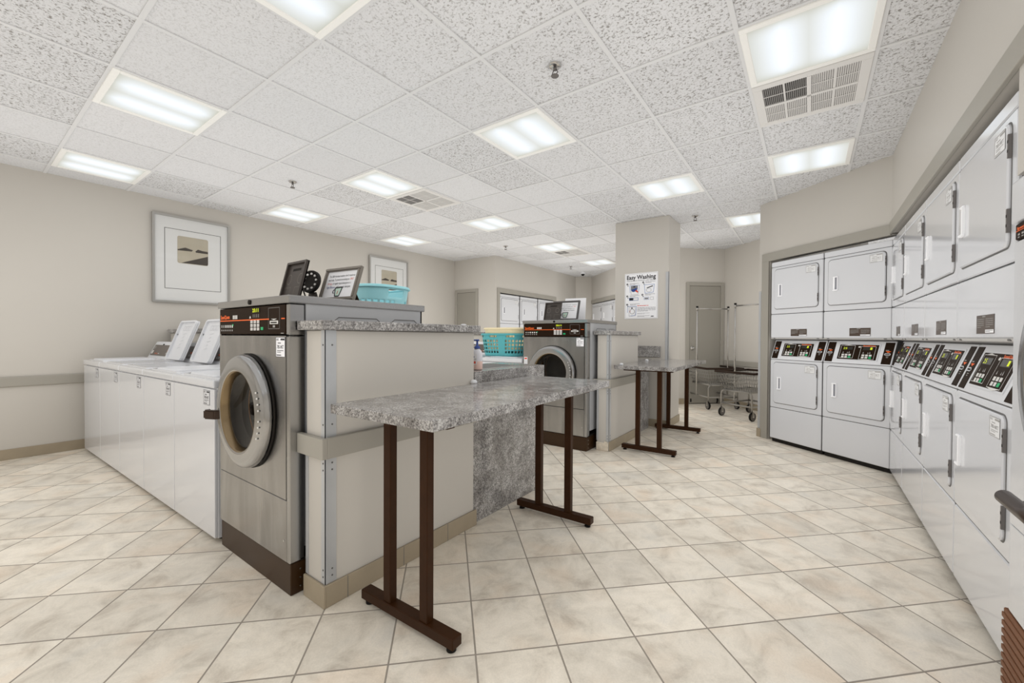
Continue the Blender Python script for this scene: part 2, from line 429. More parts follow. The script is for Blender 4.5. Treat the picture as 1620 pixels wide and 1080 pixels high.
def text(bm, M, s, u, v, h, d=0, mi=0, width=None, align='L', bold=False):
    """lettering with cap height about .7*h starting at (u, v); width forces its length"""
    vs, fs, x0, x1 = text_geo(s, bold)
    sx = h if width is None else width/(x1-x0)
    off = {'L': 0, 'C': -(x1-x0)*sx/2, 'R': -(x1-x0)*sx}[align]
    nv = [bm.verts.new(M @ Vector((u+off+(p.x-x0)*sx, v+p.y*h, d))) for p in vs]
    for f in fs:
        try:
            nf = bm.faces.new([nv[i] for i in f]); nf.material_index = mi
        except ValueError: pass
def greek(bm, M, u0, v0, u1, v1, rows, d=0, mi=0, fill=.45, seed=0):
    """rows of unreadably small print, drawn as broken hairlines"""
    rn = random.Random(seed); rh = (v1-v0)/rows
    for k in range(rows):
        y = v1-(k+.5)*rh; x = u0; end = u1 if k < rows-1 else u0+(u1-u0)*.6
        while x < end-1e-4:
            w = min((u1-u0)*rn.uniform(.06, .2), end-x)
            rect(bm, M, x, y-rh*fill/2, x+w*.86, y+rh*fill/2, d, mi); x += w

def link(name, bm, mats, parent=None, loc=None, rot=None, recalc=False):
    if recalc: bmesh.ops.recalc_face_normals(bm, faces=bm.faces[:])
    me = bpy.data.meshes.new(name); bm.to_mesh(me); bm.free()
    for m in (mats if isinstance(mats, (list, tuple)) else [mats]): me.materials.append(m)
    o = bpy.data.objects.new(name, me); COL.objects.link(o)
    if parent: o.parent = parent
    if loc: o.location = loc
    if rot: o.rotation_euler = rot
    return o
def thing(name, label, cat, loc=(0, 0, 0), rz=0, group=None):
    o = bpy.data.objects.new(name, None); o.empty_display_size = .1; COL.objects.link(o)
    o.location = loc; o.rotation_euler = (0, 0, rz)
    return tag(o, label, cat, group)
def tag(o, label, cat, group=None):
    o['label'] = label; o['category'] = cat
    if group: o['group'] = group
    return o
def struct(name, bm, mats, recalc=False):
    o = link(name, bm, mats, recalc=recalc); o['kind'] = 'structure'; return o
def copy_tree(o, parent=None):
    c = o.copy(); COL.objects.link(c)
    if parent: c.parent = parent
    for ch in list(o.children): copy_tree(ch, c)
    return c
def dup(o, label, loc, rz, group=None):
    c = copy_tree(o); c.location = loc; c.rotation_euler = (0, 0, rz); c['label'] = label
    if group: c['group'] = group
    return c

# ------------------------------------------------------------------ the room
b = BM(); box(b, (-6.4, -2.9, -.1), (2.2, 10.6, 0)); struct('floor', b, M_FLOOR)
b = BM(); box(b, (-6.4, -2.9, H), (2.2, 10.6, H+.1)); struct('ceiling', b, M_CEIL)
# T-bar grid just under the tiles
b = BM()
for k in range(-8, 8):
    x = -2.156+TILE*k
    if -6.2 < x < 1.5: box(b, (x-.012, -2.7, H-.006), (x+.012, 10.4, H+.002))
for k in range(-8, 15):
    y = 1.815+TILE*k
    if -2.7 < y < 10.3: box(b, (-6.2, y-.012, H-.0055), (1.5, y+.012, H+.002))
struct('trim_1', b, M_GRID)

def wall_run(bm, P, Q, z0, z1, th=.12, mi=0):
    """wall whose room face runs P->Q with the room on the right hand side of P->Q"""
    P, Q = Vector((*P, 0)), Vector((*Q, 0)); d = (Q-P).normalized(); n = Vector((-d.y, d.x, 0))*th
    pts = [(P.x, P.y), (Q.x, Q.y), (Q.x+n.x, Q.y+n.y), (P.x+n.x, P.y+n.y)]
    prism(bm, pts, z0, z1, 'z', mi)
def strip(bm, P, Q, z0, z1, proud=.012, mi=0, bev=.002):
    P, Q = Vector((*P, 0)), Vector((*Q, 0)); d = (Q-P).normalized(); n = Vector((d.y, -d.x, 0))*proud
    pts = [(P.x, P.y), (Q.x, Q.y), (Q.x+n.x, Q.y+n.y), (P.x+n.x, P.y+n.y)]
    prism(bm, pts, z0, z1, 'z', mi, bev, 1)
def lerp(P, Q, s):
    L = math.hypot(Q[0]-P[0], Q[1]-P[1]); return (P[0]+(Q[0]-P[0])*s/L, P[1]+(Q[1]-P[1])*s/L)

XL = -6.15
b = BM(); wall_run(b, (XL, -2.7), (XL, 6.4), 0, H); struct('wall_left', b, M_WALL)
b = BM(); wall_run(b, (XL, 6.4), (-5.05, 6.4), 0, H, .03); struct('wall_back_left', b, M_WALL)
FD0, FD1 = 6.545, 8.715     # dryer opening in the far wall
b = BM()
wall_run(b, (-5.05, 6.43), (-5.05, FD0), 0, H); wall_run(b, (-5.05, FD0), (-5.05, FD1), 2.08, H); wall_run(b, (-5.05, FD1), (-5.05, 9.85), 0, H)
struct('wall_far_left', b, M_WALL)
b = BM(); wall_run(b, (-5.05, 9.85), (-4.73, 10.136), 0, H); struct('wall_far_corner', b, M_WALL)
FA, FB = (-4.73, 10.136), (-2.106, 7.537)
b = BM()
wall_run(b, FA, lerp(FA, FB, .02), 0, H); wall_run(b, lerp(FA, FB, .02), lerp(FA, FB, 2.14), 2.08, H); wall_run(b, lerp(FA, FB, 2.14), FB, 0, H)
struct('wall_far_diagonal', b, M_WALL)
AD = (-1.262, 8.295)
b = BM(); wall_run(b, FB, AD, 0, H); struct('wall_alcove_back', b, M_WALL)
b = BM(); wall_run(b, AD, (.5, 6.735), 0, H); struct('wall_alcove_right', b, M_WALL)
DA, DB = (-.503, 5.805), (.568, 4.851)
b = BM(); wall_run(b, (.36, 6.86), DA, 0, H, .06); struct('wall_alcove_return', b, M_WALL)
b = BM()
wall_run(b, DA, lerp(DA, DB, .155), 0, H); wall_run(b, lerp(DA, DB, .155), DB, 2.10, H)
struct('wall_right_diagonal', b, M_WALL)
RY = 2.125
b = BM()
wall_run(b, DB, (.56, RY), 2.11, H); wall_run(b, (.56, RY), (.56, 1.2), 1.74, H); wall_run(b, (.56, 1.2), (.56, -2.7), 0, H)
struct('wall_right', b, M_WALL)
b = BM(); wall_run(b, (1.55, 7.4), (1.55, -2.7), 0, H); wall_run(b, (-6.1, 10.4), (-6.1, 6.55), 0, H, .05); struct('wall_dark_backing', b, M_DARK)  # unseen black backing, added to keep dryer gaps dark and stop light leaks
b = BM(); wall_run(b, (1.6, -2.6), (XL, -2.6), 0, H); struct('wall_rear', b, M_WALL)

# trims around the dryer openings
b = BM()
strip(b, (-5.05, FD0-.085), (-5.05, FD1+.085), 2.075, 2.165, .015); strip(b, (-5.05, FD0-.085), (-5.05, FD0), 0, 2.075, .015); strip(b, (-5.05, FD1), (-5.05, FD1+.085), 0, 2.075, .015)
struct('trim_2', b, M_TRIM)
b = BM(); strip(b, lerp(FA, FB, .01), lerp(FA, FB, 2.2), 2.075, 2.165, .015); strip(b, lerp(FA, FB, 2.14), lerp(FA, FB, 2.22), 0, 2.075, .015); struct('trim_3', b, M_TRIM)
b = BM()
strip(b, lerp(DA, DB, .05), DB, 2.09, 2.185, .018); strip(b, lerp(DA, DB, .05), lerp(DA, DB, .15), 0, 2.09, .018)
strip(b, DB, (.56, 1.2), 2.10, 2.20, .018)
struct('trim_4', b, M_TRIM)
# corner guard at the outer corner of the alcove
b = BM(); strip(b, lerp(DA, DB, -.004), lerp(DA, DB, .03), .1, 1.75, .004); struct('trim_5', b, M_ALU)
# chair rail and tile base on the left wall
b = BM(); strip(b, (XL, -2.6), (XL, 6.39), .69, .785, .022, 0, .006); struct('trim_6', b, M_TRIM)
b = BM(); strip(b, (XL, -2.6), (XL, 6.39), 0, .10, .012); struct('baseboard_left', b, M_BASE)
b = BM(); strip(b, (AD[0]+.02, AD[1]-.02), (.3, 6.91), .70, .79, .022, 0, .006); struct('trim_7', b, M_TRIM)
b = BM(); strip(b, (AD[0]+.02, AD[1]-.02), (.3, 6.91), 0, .10, .012); struct('baseboard_alcove', b, M_BASE)
b = BM(); strip(b, lerp(DA, DB, -.0), lerp(DA, DB, .06), 0, .10, .024); struct('baseboard_right', b, M_BASE)

# column
CX0, CX1, CY0, CY1 = -2.235, -1.505, 5.56, 6.14
b = BM(); box(b, (CX0, CY0, 0), (CX1, CY1, H), 0, .008); struct('wall_column', b, M_WALL)
b = BM(); box(b, (CX1-.035, CY0-.004, .1), (CX1+.004, CY0, 2.05)); box(b, (CX1, CY0-.004, .1), (CX1+.004, CY0+.035, 2.05)); struct('trim_8', b, M_ALU)
b = BM(); box(b, (CX0, CY0-.012, 0), (CX1+.012, CY0, .10)); box(b, (CX1, CY0-.012, 0), (CX1+.012, CY1, .10)); struct('baseboard_column', b, M_BASE)

# half walls of the two islands
CAPZ = 1.215
b = BM()
box(b, (-1.868, .975, 0), (-1.71, 1.957, CAPZ), 0, .004, 1)
box(b, (-5.98, 1.735, 0), (-1.868, 1.90, CAPZ), 0, .004, 1); box(b, (-6.06, 1.56, 0), (-2.78, 2.05, CAPZ), 0, .004, 1); box(b, (-2.9, 1.735, 0), (-2.24, 2.05, CAPZ), 0, .004, 1)
struct('wall_near_partition', b, M_WALL)
b = BM()
box(b, (-1.822, 4.06, 0), (-1.69, 4.94, CAPZ), 0, .004, 1)
box(b, (-4.6, 4.74, 0), (-1.822, 4.90, CAPZ), 0, .004, 1)
struct('wall_far_partition', b, M_WALL)
def cap(pts, label):
    b = BM(); prism(b, pts, CAPZ+.001, CAPZ+.043, 'z', 0, .003, 1)
    tag(link('laminate_ledge', b, M_LAM), label, 'countertop', 'laminate caps on the half walls')
cap([(-1.895, .945), (-1.68, .945), (-1.68, 1.985), (-1.90, 1.985), (-1.90, 1.93), (-2.22, 1.93), (-2.22, 2.08), (-6.10, 2.08), (-6.10, 1.535), (-2.76, 1.535), (-2.76, 1.722), (-1.895, 1.722)], 'speckled grey laminate cap on the half wall beside the nearest steel washer')
cap([(-1.855, 4.03), (-1.66, 4.03), (-1.66, 4.965), (-4.64, 4.93), (-4.64, 4.71), (-1.855, 4.71)], 'speckled grey laminate cap on the farther half wall beside the column')
# metal corner guards
def guards(x0, x1, y, name, za=.10):
    b = BM()
    for xa, xb in ((x1-.028, x1+.003), ):
        box(b, (xa, y-.003, za), (xb, y, CAPZ)); box(b, (x1, y-.003, za), (x1+.003, y+.05, CAPZ))
    box(b, (x0-.003, y-.003, za), (x0+.02, y, .66)); box(b, (x0-.003, y, za), (x0, y+.04, .66))
    for z in (.13, .16, .6, .63, .80, 1.15): cyl(b, (x1-.012, y-.003, z), (x1-.012, y-.005, z), .004, 1, 8); cyl(b, (x1+.003, y+.03, z), (x1+.005, y+.03, z), .004, 1, 8)
    struct(name, b, [M_ALU, M_SEAM])
guards(-1.868, -1.71, .975, 'trim_9'); guards(-1.822, -1.69, 4.06, 'trim_10')
# painted bumper rail round the end of each half wall
def bumper(x0, x1, y0, y1, z0, z1, name):
    b = BM()
    box(b, (x0-.035, y0-.028, z0), (x1+.026, y0-.003, z1), 0, .004); box(b, (x1+.003, y0-.004, z0), (x1+.026, y1, z1), 0, .004)
    struct(name, b, M_TRIM)
bumper(-1.868, -1.71, .975, 1.955, .655, .745, 'trim_11'); bumper(-1.822, -1.69, 4.06, 4.94, .66, .75, 'trim_12')
def cove(x0, x1, y0, y1, name):
    b = BM()
    box(b, (x0-.004, y0-.014, 0), (x1+.014, y0-.003, .098), 0, .002, 1); box(b, (x1+.002, y0-.004, 0), (x1+.014, y1, .098), 0, .002, 1)
    for k in range(int((y1-y0)/.32)+1):
        y = y0+.10+.32*k
        if y < y1-.02: box(b, (x1+.0135, y-.0015, 0), (x1+.0145, y+.0015, .098), 1)
    struct(name, b, [M_BASE, M_SEAM])
cove(-1.868, -1.71, .975, 1.972, 'baseboard_near_partition')
b = BM()
box(b, (-1.688, 4.06, 0), (-1.676, 4.94, .098), 0, .002, 1)
# chipped plaster where the tiles fell off the end of the farther half wall
box(b, (-1.826, 4.048, 0), (-1.692, 4.057, .085), 1, .004, 1); box(b, (-1.80, 4.044, .02), (-1.74, 4.05, .06), 1, .005, 1); box(b, (-1.735, 4.045, .04), (-1.70, 4.05, .10), 1, .005, 1)
struct('baseboard_far_partition', b, [M_BASE, M_PLASTER])

# doors in the setting
def door(name, P, Q, h, knob_left=True, hinges=True):
    """frame outer edges P->Q on a wall with the room on the right of P->Q"""
    L = math.hypot(Q[0]-P[0], Q[1]-P[1]); ang = math.atan2(Q[1]-P[1], Q[0]-P[0])
    root = bpy.data.objects.new(name, None); COL.objects.link(root); root.location = (P[0], P[1], 0); root.rotation_euler = (0, 0, ang); root['kind'] = 'structure'
    t = .06
    b = BM(); box(b, (0, -.02, 0), (t, -.002, h), 0, .003, 1); box(b, (L-t, -.02, 0), (L, -.002, h), 0, .003, 1); box(b, (t, -.02, h-t), (L-t, -.002, h), 0, .003, 1); link('door_frame', b, M_TRIM, root)
    b = BM(); box(b, (t+.004, -.012, .012), (L-t-.004, -.003, h-t-.004), 0, .002, 1); lf = link('door_leaf', b, M_DOORP, root)
    b = BM(); box(b, (t, -.0035, .0), (L-t, -.002, h-t)); link('door_gap', b, M_DARK, root)
    x = t+.06 if knob_left else L-t-.06
    b = BM(); M = Matrix.Translation((x, -.012, 1.0)) @ Matrix.Rotation(R(90), 4, 'X')
    lathe(b, [(.0, .06), (.018, .058), (.026, .045), (.022, .03), (.011, .02), (.011, .006), (.032, .004), (.032, 0)], M, 20); link('door_knob', b, M_CHROME, root)
    if hinges:
        for z in (.25, 1.1, h-.25):
            b = BM(); xx = L-t if knob_left else t
            cyl(b, (xx, -.018, z-.05), (xx, -.018, z+.05), .007, 0, 8); link('door_hinge', b, M_TRIM, root)
door('door_1', (-6.12, 6.4), (-5.49, 6.4), 2.165, knob_left=False)
door('door_2', lerp(FB, AD, .40), lerp(FB, AD, 1.115), 2.18)
b = BM(); strip(b, lerp(FB, AD, 0.02), lerp(FB, AD, .38), 0, .10, .012); struct('baseboard_alcove_back', b, M_BASE)
b = BM(); strip(b, (-5.47, 6.4), (-5.06, 6.4), 0, .1, .012); struct('baseboard_back', b, M_BASE)

# ------------------------------------------------------------------ ceiling fittings
def cell(a, c): return (-2.156+TILE*(c+.5), 1.815+TILE*(a+.5))
light_labels = {
 (-2, 0): 'square ceiling light cut off by the top edge of the photo',
 (-2, -3): 'square ceiling light second from the left wall, in the row nearest the top-load washers',
 (-2, -6): 'square ceiling light close to the left wall, in the nearest row',
 (1, 0): 'bright square ceiling light in the middle of the ceiling',
 (1, -3): 'bright square ceiling light directly beside the smaller mid-room air vent',
 (1, -6): 'square ceiling light near the left wall just right of the big framed picture',
 (4, -3): 'square ceiling light third out along the middle row, above the teal basket',
 (4, -6): 'square ceiling light near the left wall above the farther framed picture',
 (1, 3): 'large square ceiling light beside the largest air vent, upper right',
 (4, 3): 'square ceiling light one tile beyond the largest air vent, near the diagonal dryer wall',
 (4, 1): 'square ceiling light just in front of the column, slightly yellow',
 (7, 2): 'square ceiling light partly hidden behind the diagonal dryer wall corner',
 (7, -3): 'square ceiling light beside the farthest air vent',
 (10, -3): 'farthest square ceiling light, left of the column and near the security camera',
 (-5, 0): 'added unseen ceiling light behind the photographer, middle column', (-5, -3): 'added unseen ceiling light behind the photographer, second column',  # lights from here on are out of view, added to brighten the room
 (-5, -6): 'added unseen ceiling light behind the photographer, by the left wall', (-5, 3): 'added unseen ceiling light behind the photographer, by the right wall', (-2, 3): 'added unseen ceiling light overhead beside the right wall'}
proto = None
for (a, c), lab in light_labels.items():
    x, y = cell(a, c)
    if proto is None:
        proto = thing('ceiling_light', lab, 'ceiling light', (x, y, H-.014), 0, 'square troffer lights in the ceiling')
        o, i = .298, .262
        b = BM()
        for lo, hi in (((-o, -o), (o, -i)), ((-o, i), (o, o)), ((-o, -i), (-i, i)), ((i, -i), (o, i))): box(b, (lo[0], lo[1], 0), (hi[0], hi[1], .012), 0, .003, 1)
        link('frame', b, M_LFRAME, proto)
        b = BM(); box(b, (-i, -i, .004), (i, i, .008)); link('diffuser', b, M_DIFF, proto)
    else: dup(proto, lab, (x, y, H-.014), 0)

vent_labels = {(2, 3): 'largest white square air vent, beside the upper right ceiling light', (2, -3): 'white square air vent beside the bright light in mid room', (8, -3): 'farthest white square air vent, next to a distant light'}
vp = None
for (a, c), lab in vent_labels.items():
    x, y = cell(a, c)
    if vp is None:
        vp = thing('air_vent', lab, 'vent', (x, y, H-.012), 0, 'square air diffusers in the ceiling')
        o, i = .298, .245
        b = BM()
        for lo, hi in (((-o, -o), (o, -i)), ((-o, i), (o, o)), ((-o, -i), (-i, i)), ((i, -i), (o, i))): box(b, (lo[0], lo[1], 0), (hi[0], hi[1], .01), 0, .003, 1)
        box(b, (-i, -.012, 0), (i, .012, .008)); box(b, (-.012, -i, 0), (.012, i, .008))
        link('frame', b, M_VENT, vp)
        for sx in (-1, 1):
            for sy in (-1, 1):
                dark = (sx, sy) == (-1, -1)
                b = BM()
                x0, x1 = sorted((sx*.014, sx*i)); y0, y1 = sorted((sy*.014, sy*i))
                box(b, (x0, y0, .0075), (x1, y1, .0095), 1)
                n = 22
                for k in range(n):
                    xx = x0+(x1-x0)*(k+.5)/n
                    box(b, (xx-.0022, y0, .003), (xx+.0022, y1, .0075), 0)
                xm, ym = (x0+x1)/2, (y0+y1)/2
                box(b, (xm-.004, y0, .0015), (xm+.004, y1, .006), 2); box(b, (x0, ym-.0025, .0015), (x1, ym+.0025, .006), 2)
                p = link('louvre_panel', b, [M_VENTD, mat('vent_recess', srgb(72, 70, 68), .7), M_VENT] if dark else [M_VENT, mat('vent_pale_recess', srgb(158, 156, 154), .7), M_VENT], vp)
                if dark: p['label'] = 'darker grey open louvre quarter'
    else: dup(vp, lab, (x, y, H-.012), R(0))

sp = None
for (x, y, lab) in ((-1.235, 2.124, 'nearest sprinkler head, in the tile above the middle light'), (-4.372, 2.138, 'sprinkler head on the left, above the front of the top-load washers'),
                    (-1.238, 5.80, 'sprinkler head near the column, toward the alcove'), (-4.372, 5.833, 'sprinkler head far out on the left, past the second framed picture'), (-4.403, 8.336, 'farthest sprinkler head, close to the security camera')):
    if sp is None:
        sp = thing('sprinkler_head', lab, 'sprinkler', (x, y, H), 0, 'fire sprinklers in the ceiling')
        Mx = Matrix.Rotation(R(180), 4, 'X')
        b = BM(); lathe(b, [(.0, .014), (.03, .013), (.04, .004), (.04, 0)], Mx, 24); link('escutcheon', b, M_CHROME, sp)
        b = BM(); cyl(b, (0, 0, -.012), (0, 0, -.03), .01, 0, 12); tube(b, [(-.01, 0, -.03), (-.018, 0, -.045), (-.004, 0, -.062)], .003); tube(b, [(.01, 0, -.03), (.018, 0, -.045), (.004, 0, -.062)], .003); link('sprinkler_body', b, M_HINGE, sp)
        b = BM()
        lathe(b, [(0, .066), (.022, .066), (.024, .063), (.022, .061), (0, .061)], Mx, 16); link('deflector', b, M_HINGE, sp)
    else: dup(sp, lab, (x, y, H), 0)
t = thing('security_camera', 'white dome security camera on the far ceiling corner', 'camera', (-4.55, 9.25, H))
Mx = Matrix.Rotation(R(180), 4, 'X')
b = BM(); lathe(b, [(0, .05), (.055, .05), (.065, .04), (.065, 0)], Mx, 28); link('housing', b, M_WHITE2, t)
b = BM(); lathe(b, [(0, .095), (.022, .09), (.038, .075), (.043, .05)], Mx, 24); link('dome_lens', b, M_RUB, t)

# ------------------------------------------------------------------ shared decals
def sticker(bm, M, u, v, w, h, d, mw, mk, code='785-HKT', seed=1):
    """white service sticker; mw/mk are material slots of white and black print"""
    rect(bm, M, u, v, u+w, v+h, d, mw)
    e = d+.0006
    orect(bm, M, u, v, u+w, v+h, w*.02, e, mk)
    text(bm, M, 'ONLY', u+w*.06, v+h*.82, h*.16, e, mk, w*.28)
    rect(bm, M, u+w*.52, v+h*.84, u+w*.95, v+h*.93, e, mk)
    text(bm, M, code, u+w*.5, v+h*.42, h*.26, e, mk, w*.72, 'C')
    greek(bm, M, u+w*.22, v+h*.66, u+w*.8, v+h*.74, 1, e, mk, .5, seed)
    greek(bm, M, u+w*.15, v+h*.2, u+w*.85, v+h*.36, 2, e, mk, .35, seed+1)
    greek(bm, M, u+w*.08, v+h*.05, u+w*.92, v+h*.14, 1, e, mk, .5, seed+2)

# ------------------------------------------------------------------ steel front-load washers
def make_front_loader(label, W=.80, D=.80, HH=1.375, kick=.145, pan=.145, door_z=.81, rd=.283, ri=.195, top_t=.038, kw=0.0, bar=False, skin=None, cx=0.0, group=None):
    t = thing('front_load_washer', label, 'washing machine', (0, 0, 0), 0, group)
    f = -D/2; hw = W/2
    FM = skin or M_STEEL; SH = skin or M_STEEL_H
    b = BM(); box(b, (-hw+.004-kw, f+.006-kw*.5, 0), (hw-.004, D/2-.03, kick), 0, .003, 1)
    for k in range(3): cyl(b, (hw-.004, f+.05, .03+.04*k), (hw-.002, f+.05, .03+.04*k), .004, 1, 8)
    if skin:
        for k in range(9): box(b, (-hw-.02, f+.002-kw*.5, .012+.028*k), (hw-.02, f+.007-kw*.5, .030+.028*k), 0, .002, 1)
    link('base_plinth', b, [M_BRBASE if skin else M_BRKICK, M_CHROME], t)
    zt = HH-top_t; zc = zt-pan
    b = BM()     # open-fronted cabinet shell
    th = .012
    box(b, (-hw, f+.03, kick+.002), (-hw+th, D/2-.02, zt)); box(b, (hw-th, f+.075, kick+.06), (hw, D/2-.02, zt)); box(b, (-hw, D/2-.03, kick), (hw, D/2-.02, zt))
    box(b, (-hw, f+.05, kick+.002), (hw, D/2-.02, kick+.014), 1)
    for y0, y1 in ((f+.22, f+.48), (f+.56, f+.74)):  # recessed side panels
        pts = [(y0, zc-.06), (y0, zc+.075), (y0+.02, zc+.09), (y1-.02, zc+.09), (y1, zc+.075), (y1, zc-.06)]
        tube(b, [(hw+.0005, p[0], p[1]) for p in pts], .0025, 2, 6)
    link('cabinet', b, [M_GREYP, M_DARK, M_SEAM], t)
    for lo_, hi_ in (((hw-.03, f, kick+.004), (hw, f+.07, zc-.004)), ((hw-.03, f, zc), (hw, f+.07, zt-.002)), ((-hw, f, kick+.004), (-hw+.012, f+.06, zt-.002))):
        b = BM(); box(b, lo_, hi_, 0, .004, 1); link('corner_post', b, SH, t)
    b = BM(); box(b, (-hw-.006, f-.008, zt), (hw+.006, D/2, HH), 0, .006)
    M = frame((0, f-.008, HH-top_t/2), (1, 0, 0), (0, -1, 0))
    cyl(b, (.01, f-.008, HH-.018), (.01, f-.013, HH-.018), .012, 1, 16); link('top_panel', b, [SH, M_DARK], t)
    # control fascia
    b = BM(); x0, x1 = -hw+.012, hw-.032
    box(b, (x0, f-.002, zc+.004), (x1, f+.02, zt-.003), 0, .003, 1)
    M = frame(((x0+x1)/2, f-.002, (zc+zt)/2), (1, 0, 0), (0, -1, 0)); w = x1-x0; hgt = zt-zc; e = .0012
    us = lambda q: (q-.5)*w; vs = lambda q: (q-.5)*hgt
    rect(b, M, us(0.01), vs(.51), us(.79), vs(.545), e, 1); rect(b, M, us(.95), vs(.51), us(.995), vs(.545), e, 1)
    text(b, M, 'SpeedQueen', us(.02), vs(.60), hgt*.2, e, 1, w*.16, bold=True)
    for k in range(3): rect(b, M, us(.235+.028*k), vs(.58), us(.235+.028*k+.02), vs(.72), e, 2)
    for k in range(6): rect(b, M, us(.03+.037*k), vs(.27), us(.03+.037*k+.02), vs(.37), e, 3 if k < 2 else 2); rect(b, M, us(.03+.037*k), vs(.14), us(.03+.037*k+.018), vs(.2), e, 3)
    rect(b, M, us(.225), vs(.33), us(.245), vs(.40), e, 4)
    rect(b, M, us(.54), vs(.76), us(.66), vs(.95), e, 5); text(b, M, '25:11', us(.555), vs(.79), hgt*.17, e*2, 6, w*.09, bold=True)
    for k in range(4): rect(b, M, us(.56+.026*k), vs(.6), us(.567+.026*k), vs(.72), e, 3)
    poly(b, M, [(us(.505), vs(.58)), (us(.53), vs(.58)), (us(.522), vs(.66)), (us(.513), vs(.66))], e, 2)
    for r_ in range(3):
        for c_ in range(3):
            u = .52+.048*c_; v = .16+.125*r_
            rect(b, M, us(u), vs(v), us(u+.036), vs(v+.10), e, 2); rect(b, M, us(u+.008), vs(v+.04), us(u+.028), vs(v+.06), e*2, 3)
    rect(b, M, us(.672), vs(.17), us(.708), vs(.27), e, 4)
    orect(b, M, us(.78), vs(.2), us(.93), vs(.90), .003, e, 7)     # payment reader
    rect(b, M, us(.80), vs(.36), us(.91), vs(.47), e, 2); rect(b, M, us(.815), vs(.39), us(.895), vs(.43), e*2, 5)
    poly(b, M, [(us(.815), vs(.53)), (us(.855), vs(.49)), (us(.895), vs(.53))], e, 2); rect(b, M, us(.84), vs(.25), us(.87), vs(.32), e, 3)
    rect(b, M, us(.945), vs(.05), us(.98), vs(.075), e, 3)
    link('control_panel', b, [M_BROWN, M_ORANGE, M_PRINTW, M_PRINTG, M_GREEN, M_DARK, M_LED, M_HINGE], t)
    # front skins: upper with a round opening, lower plain
    zl = kick+.29 if HH < 1.5 else kick+.3
    b = BM(); tb = bmesh.new()
    ox0, ox1, oz0, oz1 = -hw+.012, hw-.031, zl+.003, zc-.003
    outer = [(ox0, oz0), (ox1, oz0), (ox1, oz1), (ox0, oz1)]
    N = 48; inner = [(cx+(rd-.03)*math.cos(2*math.pi*k/N), door_z+(rd-.03)*math.sin(2*math.pi*k/N)) for k in range(N)]
    for ring in (outer, inner):
        vs_ = [tb.verts.new((p[0], f+.001, p[1])) for p in ring]
        for i in range(len(vs_)): tb.edges.new((vs_[i], vs_[(i+1) % len(vs_)]))
    bmesh.ops.triangle_fill(tb, use_beauty=True, edges=tb.edges[:])
    bmesh.ops.recalc_face_normals(tb, faces=tb.faces[:])
    for fc in tb.faces:
        if fc.normal.y > 0: fc.normal_flip()
    ex = bmesh.ops.extrude_face_region(tb, geom=tb.faces[:])
    bmesh.ops.translate(tb, verts=[v for v in ex['geom'] if isinstance(v, bmesh.types.BMVert)], vec=(0, -.003, 0))
    merge(b, tb, 0)
    M = frame((0, f-.002, 0), (1, 0, 0), (0, -1, 0))
    sticker(b, M, ox1-.092, oz1-.098, .088, .092, .0008, 1, 2)
    if not bar: rect(b, M, ox0+.004, door_z+.03, ox0+.05, door_z+.15, .0008, 1); rect(b, M, ox0+.010, door_z+.125, ox0+.044, door_z+.142, .0016, 3); greek(b, M, ox0+.01, door_z+.04, ox0+.045, door_z+.115, 6, .0016, 4, .3, 5)
    p = link('front_panel', b, [FM, M_PAPER, M_PRINTK, M_RED, M_PRINTG], t)
    b = BM(); box(b, (ox0, f-.001, kick+.006), (ox1, f+.01, zl-.002), 0, .002, 1); cyl(b, (ox1-.02, f-.001, kick+.1), (ox1-.02, f-.003, kick+.1), .005, 1, 10); link('lower_panel', b, [FM, M_CHROME], t)
    # drum behind the glass
    M = Matrix.Translation((cx, f, door_z)) @ Matrix.Rotation(R(90), 4, 'X')   # local z -> -y (out of the machine)
    b = BM()
    lathe(b, [(ri+.04, -.004), (ri+.03, -.05), (ri+.005, -.07), (ri-.004, -.085), (ri-.004, -.1), (ri+.06, -.12), (ri+.08, -.14)], M, 48, 0)
    lathe(b, [(ri+.08, -.14), (ri+.08, -.24), (ri+.072, -.245), (ri+.072, -.25), (ri+.08, -.255), (ri+.08, -.42), (ri*.9, -.45), (0, -.46)], M, 48, 1)
    for k in range(3): tube(b, [M @ Vector((rr*math.cos(2*math.pi*j/48), rr*math.sin(2*math.pi*j/48), z)) for j in range(48) for rr, z in [((ri+.004, -.075), (ri+.076, -.15), (ri+.076, -.3))[k]]], .005, 2, 6, True)
    link('drum', b, [M_RUB, M_DRUM, mat('drum_rim_brass', srgb(150, 104, 56), .25, .9)], t)
    # door ring
    dr = thing('door', '', '', (0, 0, 0)); del dr['label']; del dr['category']
    COL.objects.unlink(dr); bpy.data.objects.remove(dr)
    b = BM()
    lathe(b, [(rd-.012, 0), (rd+.004, .002), (rd+.006, .010), (rd, .012)], M, 64, 1)
    lathe(b, [(rd-.02, .010), (rd-.001, .012), (rd+.002, .025), (rd-.004, .048), (rd-.016, .056), (rd-.03, .058), (ri+.02, .064), (ri+.008, .062), (ri, .052), (ri-.004, .02), (ri-.01, -.02), (ri-.02, -.03)], M, 64, 0,
          [0, 0, 0, 0, 0, 0, 0, 4, 4, 1, 1])
    for k in range(8):
        a = R(-24+6.5*k+(5 if k > 3 else 0)); rr = (rd+ri)/2+.012
        c = M @ Vector((rr*math.cos(a), rr*math.sin(a), .061)); q = M @ Vector((rr*math.cos(a), rr*math.sin(a), .066)); cyl(b, c, q, .0045, 3, 8)
    dr = link('door', b, [M_RING, M_DARK, M_CHROME, M_PRINTW, mat('bezel_bronze', srgb(150, 132, 104), .25, .9)], t)
    b = BM(); lathe(b, [(ri-.012, .03), (ri*.8, .022), (ri*.5, .012), (0, .006)], M, 48, 0); link('door_glass', b, M_GLASS, dr)
    b = BM(); a = cx-rd+.035     # dark lever handle at the left of the ring
    hz = door_z-.04
